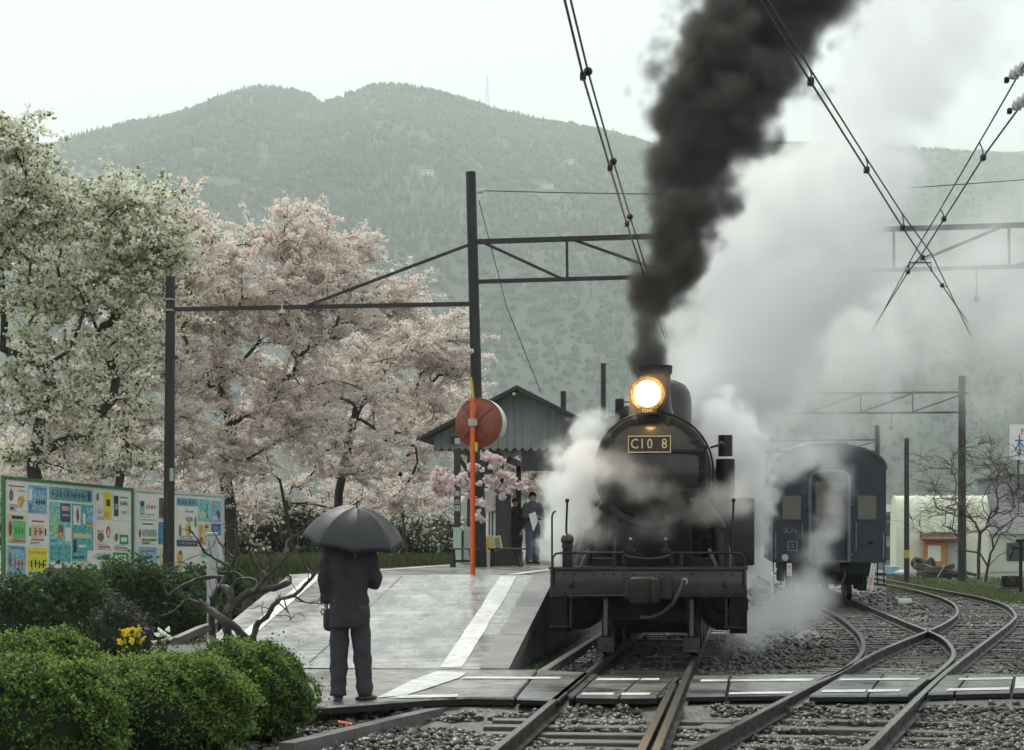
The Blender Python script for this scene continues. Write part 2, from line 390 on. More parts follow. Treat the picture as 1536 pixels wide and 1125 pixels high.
# ------------------------------------------------------------------ hills
M['forest_floor'] = mat('hill_vegetation', (.011, .017, .011), (.022, .029, .017), .006, .9, detail=9, contrast=(.38, .68))
M['conifer'] = leafmat('hill_conifers', (.022, .036, .022), .1, .9)
M['broadleaf'] = leafmat('hill_broadleaf', (.036, .048, .026), .1, .9)
M['spring_tree'] = leafmat('hill_spring_trees', (.085, .088, .055), .1, .9)
def ridge_hill(name, prof, Yr, Y0, label, seed, slope=.82, rough=34, back=400, spread=1000, mats=None):
    px = np.array([p[0] for p in prof], float); py = np.array([p[1] for p in prof], float)
    rx = (px - 768) / 3000 * Yr; rz = EYE + (818 - py) / 3000 * Yr - 4
    lo, hi = rx[0] - spread, rx[-1] + spread
    xs = np.linspace(lo, hi, 170); ys = np.r_[np.linspace(Y0, Yr, 70), np.linspace(Yr + 30, Yr + back, 8)]
    def zf(X, Y):
        top = np.interp(X, np.r_[lo, rx, hi], np.r_[rz[0] * .35, rz, rz[-1] * .5])
        t = np.clip((Y - Y0) / (Yr - Y0), 0, 1); gshape = t ** slope
        z = top * gshape
        z = z + rough * fbm(X, Y, 420, 5, seed) * np.sin(np.pi * np.clip(t, 0, 1)) ** .7 + 3.0 * fbm(X, Y, 50, 3, seed + 9) * t
        z = np.where(Y > Yr, top * (1 - .75 * sstep(Y, Yr, Yr + back)), z)
        return np.where(t <= 0, -.5, np.maximum(z, -.5 + t * 3))
    o = grid_mesh(name, xs, ys, zf, mats or M['forest_floor']); tag(o, label, 'hill', kind='structure')
    return zf, (lo, hi)
profA = [(-260, 330), (-60, 262), (60, 225), (100, 210), (150, 195), (200, 180), (250, 172), (300, 158), (345, 138), (390, 129), (440, 131), (468, 140), (482, 154), (520, 141), (560, 126), (600, 122), (650, 135), (700, 148), (740, 162), (790, 174), (840, 181), (890, 188), (940, 200), (1000, 222), (1080, 262), (1200, 330)]
profB = [(800, 250), (900, 226), (1000, 214), (1150, 213), (1240, 212), (1300, 217), (1400, 222), (1480, 224), (1560, 233), (1700, 240), (1900, 230)]
profC = [(900, 230), (2700, 212), (1150, 208), (1200, 198), (1260, 185), (1340, 177), (1400, 183), (1470, 196), (1540, 205), (1700, 210), (1900, 220)]
zA, xrA = ridge_hill('hill', profA, 2700, 1150, 'near wooded double-peaked hill filling the sky behind the cherry trees', 11)
zB, xrB = ridge_hill('hill', profB, 3300, 1900, 'wooded hill behind the steam to the right of the smoke', 23)
zC, xrC = ridge_hill('hill', profC, 4000, 3450, 'palest and farthest ridge, barely seen above the right-hand hill', 37)
def cone_forest(name, zf, n, xr, yr, label, hs=(6, 13), seed=3, ridge=None, only=None):
    rs = np.random.RandomState(seed)
    X = rs.uniform(*xr, n); Y = yr[0] + (yr[1] - yr[0]) * rs.rand(n) ** 1.15
    if ridge is not None:
        X = np.r_[X, rs.uniform(*xr, ridge)]; Y = np.r_[Y, yr[1] - rs.uniform(0, 14, ridge)]
    d = fbm(X, Y, 120, 4, seed + 50)
    keep = (np.abs(X / Y) < .34) & ((d > np.where(Y < yr[0] + 650, -.60, -.34)) | (Y > yr[1] - 20)); 
    for hx, hy in HOUSE_AT: keep &= ~((np.abs(X - hx) < 13) & (Y > hy - 60) & (Y < hy + 12))
    X, Y, d = X[keep], Y[keep], d[keep]
    Z = zf(X, Y); h = rs.uniform(*hs, len(X)) * (1 + .3 * d); h = np.where(Y > yr[1] - 20, h * .62, h * np.clip(.5 + .5 * (Y - yr[0]) / 700, .5, 1)); kind = np.where(d + .25 * rs.randn(len(X)) > .12, 0, 1)
    kind = np.where(rs.rand(len(X)) < .04, 2, kind)
    w = np.where(kind == 0, .24, .42) * h * rs.uniform(.8, 1.2, len(X)); h = np.where(kind == 0, h, h * .72)
    k = 5; ang = np.arange(k) / k * 2 * np.pi
    tiers = [(.04, .75), (.38, 1.0), (.75, .6), (1.0, 0.0)]
    ringV = []
    for th, tw in tiers:
        tw2 = np.where(kind == 0, [1.0 - th if th > .1 else 0][0] * 1.15 if th < 1 else 0, tw * 1.0)
        rr = (w * tw2)[:, None] * (1 + .35 * (rs.rand(len(X), k) - .5)); a = ang[None, :] + rs.rand(len(X), 1) * 6
        ringV.append(np.stack([X[:, None] + rr * np.cos(a), Y[:, None] + rr * np.sin(a), (Z + h * th)[:, None] + 0 * rr - .5], 2))
    V = np.stack(ringV, 1).reshape(-1, 3); per = len(tiers) * k; Fs = []
    for t in range(len(tiers) - 1):
        for j in range(k): Fs.append((t * k + j, t * k + (j + 1) % k, (t + 1) * k + (j + 1) % k, (t + 1) * k + j))
    Fs = np.array(Fs); FF = (Fs[None] + (np.arange(len(X)) * per)[:, None, None]).reshape(-1, 4)
    o = np_mesh(name, V, FF, [M['conifer'], M['broadleaf'], M['spring_tree']], np.repeat(kind, len(Fs)))
    tag(o, label, 'forest', kind='stuff'); return o
HOUSE_AT = []
def house_spot(px, py):
    Ys = np.arange(1160, 2680, 3.0); z = zA((px - 768) / 3000 * Ys, Ys); q = 818 - (z - EYE) / Ys * 3000
    Y = float(Ys[int(np.argmin(np.abs(q - py)))]); HOUSE_AT.append(((px - 768) / 3000 * Y, Y)); return Y
HOUSE_Y = {p: house_spot(*p) for p in ((855, 246), (822, 282), (640, 262))}
cone_forest('forest', zA, 31000, (-900, 900), (1145, 2700), 'cedar forest covering the near double-peaked hill', hs=(7, 15), seed=3, ridge=1800)
cone_forest('forest', zB, 7500, (-100, 1150), (1890, 3300), 'thick woods covering the hill behind the steam', hs=(8, 16), seed=8, ridge=1200)

M['house_wall'] = mat('far_house_wall', (.5, .5, .48), None, rough=.7); M['house_roof'] = mat('far_house_roof', (.12, .12, .125), None, rough=.5)
M['dark_glass'] = mat('dark_window_glass', (.03, .035, .04), None, rough=.1)
def far_house(px, Y, w, d, h, label, lift=0.0):
    X = (px - 768) / 3000 * Y; z = float(zA(np.array([X]), np.array([Y]))[0]) - .6 + lift
    r = empty('hill_house', (X, Y, z + .6), .2, label, 'house', 'houses on the hillside')
    MB().box((0, 0, h / 2 - 6), (w, d, h + 12)).build('wall', M['house_wall'], r)
    MB().extrude([(-w / 2 - .6, h + .01), (w / 2 + .6, h + .01), (0, h + w * .25)], -d / 2 - .6, d / 2 + .6).build('roof', M['house_roof'], r)
    for k in (-.25, .25): MB().box((k * w, -d / 2 - .05, h * .55), (w * .14, .1, h * .24)).build('window', M['dark_glass'], r)
def ray_house(px, py, w, d, h, label): far_house(px, HOUSE_Y[(px, py)], w, d, h, label)
ray_house(855, 246, 11, 9, 4.6, 'small white house highest on the hillside, left of the smoke')
ray_house(822, 282, 10, 8, 4.0, 'low white house on the hillside just above the thin line wire')
ray_house(640, 262, 13, 9, 4.4, 'broad pale house on a hillside clearing left of the tall pole')
# radio mast on the ridge
zt = float(zA(np.array([(731 - 768) / 3000 * 2700]), np.array([2700.]))[0]); rm = empty('radio_mast', ((731 - 768) / 3000 * 2700, 2700, zt), 0, 'thin lattice radio mast standing on the ridge above the tall pole', 'mast')
mb = MB()
for sx, sy in ((-1, -1), (1, -1), (1, 1), (-1, 1)): mb.bar((sx * 2.6, sy * 2.6, -1), (sx * .5, sy * .5, 42), .35)
for k in range(8):
    z0 = k * 5.2; a = 2.6 - 2.1 * z0 / 42
    for q in range(4):
        c = [(-a, -a), (a, -a), (a, a), (-a, a)]; p, n_ = c[q], c[(q + 1) % 4]; mb.bar((*p, z0), (*n_, z0 + 5.0), .22)
mb.build('lattice', M['grey_paint'], rm); MB().bar((0, 0, 41), (0, 0, 50), .35).build('aerial', M['grey_paint'], rm)

# ------------------------------------------------------------------ the air
M['haze'] = volmat('rain_haze', (.905, 1.0, .965), HAZE, .15)
hz = MB().box((0, 2650, 518), (7000, 6000, 1040)).build('haze', M['haze']); tag(hz, 'thin rain haze hanging over the whole valley', 'haze', kind='stuff')

# ------------------------------------------------------------------ platform with its ramp
U0, U1 = 23.05, 29.05
def pz(u): return float(np.clip((u - U0) / 6.0, 0, 1))
VL, VR = -5.45, -1.52
pl = empty('platform', (0, 0, 0), 0, 'concrete station platform rising in a ramp from the foot crossing', 'platform', kind='structure')
us = [U0, 24.5, 26, 27.5, U1, 31, 34, 38, 43, 50, 58, 70, 95, 130]
mb = MB()
for a, b in zip(us[:-1], us[1:]):
    za, zb = pz(a), pz(b)
    mb.add([TP(VL, a, za), TP(VR, a, za), TP(VR, b, zb), TP(VL, b, zb)], [(0, 1, 2, 3)])
mb.build('surface', M['concrete_wet'], pl, loc=None)
mb = MB()
for a, b in zip(us[:-1], us[1:]):
    za, zb = pz(a) - .05, pz(b) - .05
    mb.add([TP(VR - .05, a, za), TP(VR - .05, b, zb), TP(VR - .05, b, -.3), TP(VR - .05, a, -.3)], [(0, 1, 2, 3)])
    mb.add([TP(VL, a, za + .05), TP(VL, b, zb + .05), TP(VL - .35, b, -.3), TP(VL - .35, a, -.3)], [(0, 1, 2, 3)])
mb.build('side_wall', M['concrete_dark'], pl)
u = U0 + .02; k = 0
while u < 62:
    L_ = .92 if u < 45 else 2.4; b = u + L_
    for s0, s1 in ([(u, b)] if not (u < U1 < b) else [(u, U1), (U1, b)]):
        j = random.uniform(-.003, .003); z0, z1 = pz(s0) + .009 + j, pz(s1) + .009 + j; e = .005
        MB().add([TP(-1.84, s0 + e, z0), TP(-1.50, s0 + e, z0), TP(-1.50, s1 - e, z1), TP(-1.84, s1 - e, z1), TP(-1.84, s0 + e, z0 - .15), TP(-1.50, s0 + e, z0 - .15), TP(-1.50, s1 - e, z1 - .15), TP(-1.84, s1 - e, z1 - .15)],
                 [(0, 1, 2, 3), (7, 6, 5, 4), (0, 4, 5, 1), (1, 5, 6, 2), (2, 6, 7, 3), (3, 7, 4, 0)]).build('kerb_stone', M['concrete_dark'], pl)
    u = b
def strip(v0, v1, u0, u1, name='line_marking', m='paint_white', v0b=None, v1b=None, dz=.006, step=1.0, wob=.012):
    mb = MB(); n = max(1, int((u1 - u0) / step)); cuts = sorted(set([u0 + (u1 - u0) * i / n for i in range(n + 1)] + ([U1] if u0 < U1 < u1 else [])))
    pts = []
    for q in cuts:
        f = (q - u0) / (u1 - u0); a = v0 + ((v0b if v0b is not None else v0) - v0) * f; b = v1 + ((v1b if v1b is not None else v1) - v1) * f
        z = pz(q) + dz; pts.append((TP(a + random.uniform(-wob, wob), q, z), TP(b + random.uniform(-wob, wob), q, z)))
    for i in range(len(pts) - 1): mb.add([pts[i][0], pts[i][1], pts[i + 1][1], pts[i + 1][0]], [(0, 1, 2, 3)])
    return mb.build(name, M[m], pl)
strip(-2.30, -2.05, U0 + .05, 28.9, step=.5)
strip(-2.27, -2.09, 29.2, 60)
strip(-5.12, -4.93, 24.0, 60)
strip(-4.9, -2.33, 36.5, 36.66, step=2)
def joint(v0, u0, v1, u1, w=.012):
    n = 6; P = []
    for i in range(n + 1):
        f = i / n; v = v0 + (v1 - v0) * f + random.uniform(-.015, .015) * (0 < i < n); u = u0 + (u1 - u0) * f + random.uniform(-.015, .015) * (0 < i < n); P.append((v, u))
    mb = MB()
    for (a, b), (c, d) in zip(P[:-1], P[1:]):
        h = w * random.uniform(.5, 1.2); 
        if abs(v1 - v0) > abs(u1 - u0): q = [TP(a, b - h, pz(b - h) + .004), TP(c, d - h, pz(d - h) + .004), TP(c, d + h, pz(d + h) + .004), TP(a, b + h, pz(b + h) + .004)]
        else: q = [TP(a - h, b, pz(b) + .004), TP(a + h, b, pz(b) + .004), TP(c + h, d, pz(d) + .004), TP(c - h, d, pz(d) + .004)]
        mb.add(q, [(0, 1, 2, 3)])
    return mb.build('joint', M['slab_side'], pl)
M['slab_side'] = mat('dirty_slab_side', (.008, .008, .008), (.022, .021, .02), 6, .7, bump=.3, spec=.2)
joint(-3.9, 23.3, -3.75, 28.9, .004); joint(-4.9, 24.1, -3.9, 24.2, .006)
# ------------------------------------------------------------------ foot crossing over the tracks
cr = empty('level_crossing', (0, 0, 0), 0, 'wet foot crossing of concrete slabs between and beside the rails', 'crossing', kind='structure')
def slab(pts, z=.0, th=.06, m='asphalt', name='slab', par=cr):
    top = [GR(x, y, z) for x, y in pts]; n = len(top); bot = [Vector((p.x, p.y, z - th)) for p in top]
    c = sum(top, Vector()) / n; ins = [p + (c - p).normalized() * .018 + Vector((0, 0, .0)) for p in top]; low = [Vector((p.x, p.y, p.z - .018)) for p in top]
    mb = MB().add(ins + low, [tuple(range(n))] + [(i, n + i, n + (i + 1) % n, (i + 1) % n) for i in range(n)])
    mb.cur = 1; mb.add(low + bot, [(i, n + i, n + (i + 1) % n, (i + 1) % n) for i in range(n)])
    return mb.build(name, [M[m], M['slab_side']], par)
def flat(pts, z=.005, name='line_marking', m='paint_white', par=cr):
    return MB().add([GR(x, y, z) for x, y in pts], [tuple(range(len(pts)))]).build(name, M[m], par)
slab([(-300, 1062), (330, 1063), (480, 1060), (575, 1053), (640, 1048), (700, 1045.5), (771, 1046.5), (806, 1004.5), (560, 1003.5), (100, 1003.5)], -.002, .075, 'concrete_wet')
slab([(775, 1046.7), (838, 1049), (884, 1009), (810, 1004.6)], 0.0, .06)
slab([(864, 1044), (927, 1045.2), (960, 1015), (897, 1013.5)], .012, .07, 'asphalt')
slab([(930, 1045.2), (984, 1044.5), (1010, 1016), (963, 1015)], .012, .07, 'asphalt')
for pp in ([(853, 1045), (861, 1044.5), (894, 1014), (888, 1013.5)], [(987, 1044), (995, 1042.5), (1019, 1015.5), (1013, 1015.5)]):
    slab(pp, .002, .13, 'iron_wet', 'edge_plate')
slab([(1029, 1043), (1088, 1042), (1094, 1012), (1041, 1012.5)], .004, .06)
slab([(1092, 1042), (1190, 1041), (1243, 1011), (1098, 1012)], .004, .06)
slab([(1214, 1043), (1300, 1042.5), (1324, 1011), (1266, 1011.5)], .004, .06)
slab([(1303, 1042.5), (1362, 1042), (1398, 1013), (1327, 1011)], .004, .06)
slab([(1392, 1040), (1430, 1039), (1452, 1011.5), (1420, 1013)], .004, .06)
slab([(1433, 1039), (1515, 1037), (1520, 1011), (1455, 1011.5)], .004, .06)
slab([(1519, 1037), (1700, 1036), (1700, 1011), (1524, 1011)], .004, .06)
flat([(566, 1046), (606, 1043), (636, 1034), (690, 1016), (700, 1009), (656, 1006.5), (620, 1019)], .006)
flat([(700, 1014.6), (842, 1015.2), (840, 1018), (690, 1017.6)], .006)
flat([(606, 1042.5), (688, 1041), (686, 1045.0), (580, 1047.5)], .006)
flat([(897, 1017.2), (960, 1017.2), (957, 1020), (893, 1020)], .016); flat([(963, 1017.2), (990, 1017.2), (988, 1020), (960, 1020)], .016)
flat([(874, 1038.8), (922, 1038.8), (919, 1042), (870, 1042)], .016); flat([(934, 1038.8), (976, 1038.8), (974, 1042), (931, 1042)], .016)
flat([(1052, 1019), (1091, 1018.8), (1091, 1021.8), (1050, 1022)], .009); flat([(1096, 1018.8), (1222, 1017.6), (1216, 1021), (1095, 1021.8)], .009)
flat([(1094, 1038.2), (1192, 1036.8), (1187, 1040), (1093, 1041.2)], .009)
flat([(1262, 1017.5), (1380, 1016.8), (1376, 1019.6), (1257, 1020.4)], .009)
flat([(1236, 1034.5), (1300, 1034), (1297, 1037.6), (1230, 1038)], .009); flat([(1303, 1034), (1352, 1033.6), (1348, 1037), (1301, 1037.6)], .009)
flat([(1440, 1017), (1519, 1015.6), (1519, 1018.6), (1437, 1020)], .009); flat([(1424, 1032.5), (1514, 1030.5), (1514, 1034), (1418, 1036)], .009)
flat([(1524, 1015.4), (1700, 1013), (1700, 1030), (1522, 1032.5)], .009)

# ------------------------------------------------------------------ tracks
def resample(pts, step):
    P = np.array([list(p) for p in pts], float); t = np.r_[0, np.cumsum(np.linalg.norm(np.diff(P, axis=0), axis=1))]
    # Catmull-Rom through the points
    out = []
    for i in range(len(P) - 1):
        p0, p1, p2, p3 = P[max(i - 1, 0)], P[i], P[i + 1], P[min(i + 2, len(P) - 1)]
        n = max(2, int((t[i + 1] - t[i]) / step))
        for k in range(n):
            s = k / n; out.append(.5 * ((2 * p1) + (-p0 + p2) * s + (2 * p0 - 5 * p1 + 4 * p2 - p3) * s * s + (-p0 + 3 * p1 - 3 * p2 + p3) * s ** 3))
    out.append(P[-1]); return np.array(out)
def rail(path, parent, name='rail'):
    """rail section swept along the path of its head"""
    prof = [(-.033, -.004), (-.027, 0), (.027, 0), (.033, -.004), (.033, -.035), (.009, -.045), (.009, -.115), (.055, -.128), (.055, -.14), (-.055, -.14), (-.055, -.128), (-.009, -.115), (-.009, -.045), (-.033, -.035)]
    n = len(prof); mb = MB(); vs = []; k = len(path)
    for i in range(k):
        t = path[min(i + 1, k - 1)] - path[max(i - 1, 0)]; t[2] = 0; t /= np.linalg.norm(t); nx = np.array([t[1], -t[0], 0])
        for a, h in prof: vs.append(path[i] + nx * a + np.array([0, 0, h]))
    mb.v = [tuple(v) for v in vs]
    for i in range(k - 1):
        for j in range(n):
            a = i * n + j; b = i * n + (j + 1) % n; mb.f.append((a, b, b + n, a + n)); mb.m.append(1 if j == 1 else 0)
    mb.f += [tuple(range(n)), tuple(range((k - 1) * n, k * n))]; mb.m += [0, 0]
    return mb.build(name, [M['rail'], M['rail_top']], parent)
def gpath(px, far=None, near=None):
    pts = [GR(x, y, 0) for x, y in px]
    if near: d = (pts[0] - pts[1]).normalized(); pts = [pts[0] + d * near] + pts
    if far: d = (pts[-1] - pts[-2]).normalized(); pts = pts + [pts[-1] + d * far]
    return resample(pts, .5)
_sl = MB().bbox((0, 0, -.07), (2.15, .22, .14), .012); sleeper_me = None
def sleeper(parent, c, ang, L_=2.15, k=[0]):
    global sleeper_me
    if sleeper_me is None:
        o = _sl.build('sleeper', M['sleeper'], parent); sleeper_me = o.data
    else:
        o = link_mesh('sleeper', sleeper_me, parent)
    o.location = (c[0], c[1], -.142 + random.uniform(-.012, .004)); o.rotation_euler = (0, 0, ang + random.uniform(-.02, .02)); o.scale = (L_ / 2.15, random.uniform(.9, 1.1), 1)
    return o
t1 = empty('railway_track', (0, 0, 0), 0, 'straight near track under the steam locomotive beside the platform', 'railway track')
for v in (-.565, .565): rail(np.array([list(TP(v, u, 0)) for u in np.r_[np.arange(5, 40, 1.0), np.arange(40, 150, 8)]]), t1)
rail(np.array([list(TP(.46, u, -.006)) for u in np.arange(5, 21.3, .8)]), t1, 'guard_rail')
rail(np.array([list(TP(-.46, u, -.006)) for u in np.arange(19.2, 22.6, .8)]), t1, 'guard_rail')
for u in np.arange(10.5, 60, .64):
    if not 18.75 < u < 22.2: sleeper(t1, TP(0, u), -TA)
A = gpath([(1030, 1125), (1210, 1031), (1253, 1011), (1318, 976), (1384, 949), (1412, 937), (1430, 926), (1436.5, 916), (1427, 903), (1398, 891.5), (1355, 881), (1316, 873.5), (1290, 869)], 30, 8)
B = gpath([(1296, 1125), (1398, 1026), (1441, 990), (1497, 948), (1517, 932), (1523, 921), (1506, 906), (1469, 895), (1426, 887), (1370, 876.5), (1327, 868.5), (1295, 863)], 40, 8)
Cc = gpath([(1243, 1014), (1268, 1002), (1286, 987), (1295, 971), (1292, 956), (1281, 942), (1259, 925), (1236, 912), (1205, 896), (1180, 884)], 30)
Dd = gpath([(1392, 1019), (1420, 996), (1430.5, 982), (1426, 968), (1412, 955), (1389, 944.5), (1355, 931), (1316, 915), (1270, 896), (1235, 881)], 30)
t2 = empty('railway_track', (0, 0, 0), 0, 'right track that swings out and curves away past the blue coach', 'railway track')
t3 = empty('railway_track', (0, 0, 0), 0, 'branch track that crosses the right track and runs under the coach', 'railway track')
rail(A, t2); rail(B, t2); rail(Cc, t3); rail(Dd, t3)
def sleep_between(pa, pb, parent, step, y0, y1, ext=.55, skip=None):
    # sleepers square to the middle line of a pair of rails
    ta = np.linspace(0, 1, 400)
    def par(p): s = np.r_[0, np.cumsum(np.linalg.norm(np.diff(p, axis=0), axis=1))]; s /= s[-1]; return np.stack([np.interp(ta, s, p[:, i]) for i in range(2)], 1)
    a = par(pa); b = par(pb); last = None
    for i in range(400):
        j = int(np.argmin(np.linalg.norm(b - a[i], axis=1))); c = (a[i] + b[j]) / 2; d = b[j] - a[i]; w = np.linalg.norm(d)
        if not (y0 < c[1] < y1) or (skip and skip[0] < c[1] < skip[1]) or w > 1.9: continue
        if last is None or np.linalg.norm(c - last) > step:
            sleeper(parent, c, math.atan2(d[1], d[0]), w + 2 * ext); last = c
sleep_between(A, B, t2, .64, 10, 70, skip=(18.9, 22.3)); sleep_between(Cc, Dd, t3, .68, 23, 60)

# ------------------------------------------------------------------ ballast
def stones(name, regions, label, seed=4):
    rs = np.random.RandomState(seed)
    ph = (1 + 5 ** .5) / 2
    iv = np.array([(-1, ph, 0), (1, ph, 0), (-1, -ph, 0), (1, -ph, 0), (0, -1, ph), (0, 1, ph), (0, -1, -ph), (0, 1, -ph), (ph, 0, -1), (ph, 0, 1), (-ph, 0, -1), (-ph, 0, 1)]) / 1.9
    fi = np.array([(0, 11, 5), (0, 5, 1), (0, 1, 7), (0, 7, 10), (0, 10, 11), (1, 5, 9), (5, 11, 4), (11, 10, 2), (10, 7, 6), (7, 1, 8), (3, 9, 4), (3, 4, 2), (3, 2, 6), (3, 6, 8), (3, 8, 9), (4, 9, 5), (2, 4, 11), (6, 2, 10), (8, 6, 7), (9, 8, 1)])
    P = []
    for x0, x1, y0, y1, n, s0, s1 in regions:
        X = rs.uniform(x0, x1, n); Y = rs.uniform(y0, y1, n); P.append(np.stack([X, Y, rs.uniform(0, 1, n) ** 1.6 * (s1 - s0) + s0], 1))
    P = np.concatenate(P); v, u = vu(P[:, 0], P[:, 1]); near = np.zeros(len(P), bool)
    near |= (np.abs(np.abs(v) - .565) < .10)
    for path in (A, B, Cc, Dd):
        for i0 in range(0, len(P), 4000):
            d = np.linalg.norm(P[i0:i0 + 4000, None, :2] - path[None, ::1, :2], axis=2).min(1); near[i0:i0 + 4000] |= d < .12
    near |= (v < -1.35) & (u > 22.9)                                  # the platform stands there
    near |= (P[:, 1] > 18.75) & (P[:, 1] < 22.6)
    near |= (vnoise(P[:, 0], P[:, 1], .8, 77) < -.22)
    P = P[~near]; n = len(P); v = v[~near]
    base = iv[None] * (1 + .95 * (rs.rand(n, 12, 1) - .5)); base = base * (np.stack([rs.uniform(.7, 1.35, n), rs.uniform(.7, 1.2, n), rs.uniform(.45, .8, n)], 1))[:, None, :]
    a = rs.rand(n) * 6.28; ca, sa = np.cos(a), np.sin(a); tl = rs.uniform(-.5, .5, n); ct, st = np.cos(tl), np.sin(tl)
    x, y, z = base[..., 0], base[..., 1], base[..., 2]; y, z = y * ct[:, None] - z * st[:, None], y * st[:, None] + z * ct[:, None]
    x, y = x * ca[:, None] - y * sa[:, None], x * sa[:, None] + y * ca[:, None]
    s = P[:, 2:3]; zz = gz(P[:, 0], P[:, 1])[:, None] + s * .25 + rs.uniform(-.01, .035, (n, 1))
    V = np.stack([x * s + P[:, 0:1], y * s + P[:, 1:2], z * s + zz], 2).reshape(-1, 3)
    FF = (fi[None] + (np.arange(n) * 12)[:, None, None]).reshape(-1, 3)
    o = np_mesh(name, V, FF, [M['stone1'], M['stone2'], M['stone3']], np.repeat(rs.choice(3, n, p=[.36, .34, .3]), 20))
    return tag(o, label, 'ballast', kind='stuff')
stones('ballast_gravel', [(-2.6, 7, 12.2, 18.8, 18000, .016, .046), (-.4, 9, 22.4, 30, 11000, .022, .046), (1.2, 14, 30, 48, 6000, .03, .055), (4, 18, 48, 75, 2500, .04, .07)], 'wet broken ballast stones heaped between and beside the rails')
# ------------------------------------------------------------------ lettering
def text_mb(body, size, depth=.004, align='CENTER'):
    cu = bpy.data.curves.new('lettering', 'FONT'); cu.body = body; cu.size = size; cu.extrude = depth / 2; cu.align_x = align; cu.align_y = 'CENTER'; cu.resolution_u = 2
    o = bpy.data.objects.new('lettering', cu); C.objects.link(o); dg = bpy.context.evaluated_depsgraph_get()
    me = bpy.data.meshes.new_from_object(o.evaluated_get(dg)); bpy.data.objects.remove(o); mb = MB()
    mb.add([v.co[:] for v in me.vertices], [tuple(p.vertices) for p in me.polygons]); bpy.data.meshes.remove(me); bpy.data.curves.remove(cu); return mb
FACE = Matrix(((1, 0, 0), (0, 0, 1), (0, 1, 0))).to_4x4()      # lettering upright, facing the viewer's side (-y)
FACE = Matrix(((1, 0, 0, 0), (0, 0, -1, 0), (0, 1, 0, 0), (0, 0, 0, 1)))
def sign_text(body, size, at, mt_, parent, name='lettering', sx=1.0, depth=.006, bold=0.0):
    mb = text_mb(body, size, depth); mb.xf(Matrix.Translation(Vector(at)) @ FACE @ Matrix.Diagonal((sx, 1, 1, 1))); return mb.build(name, mt_, parent)

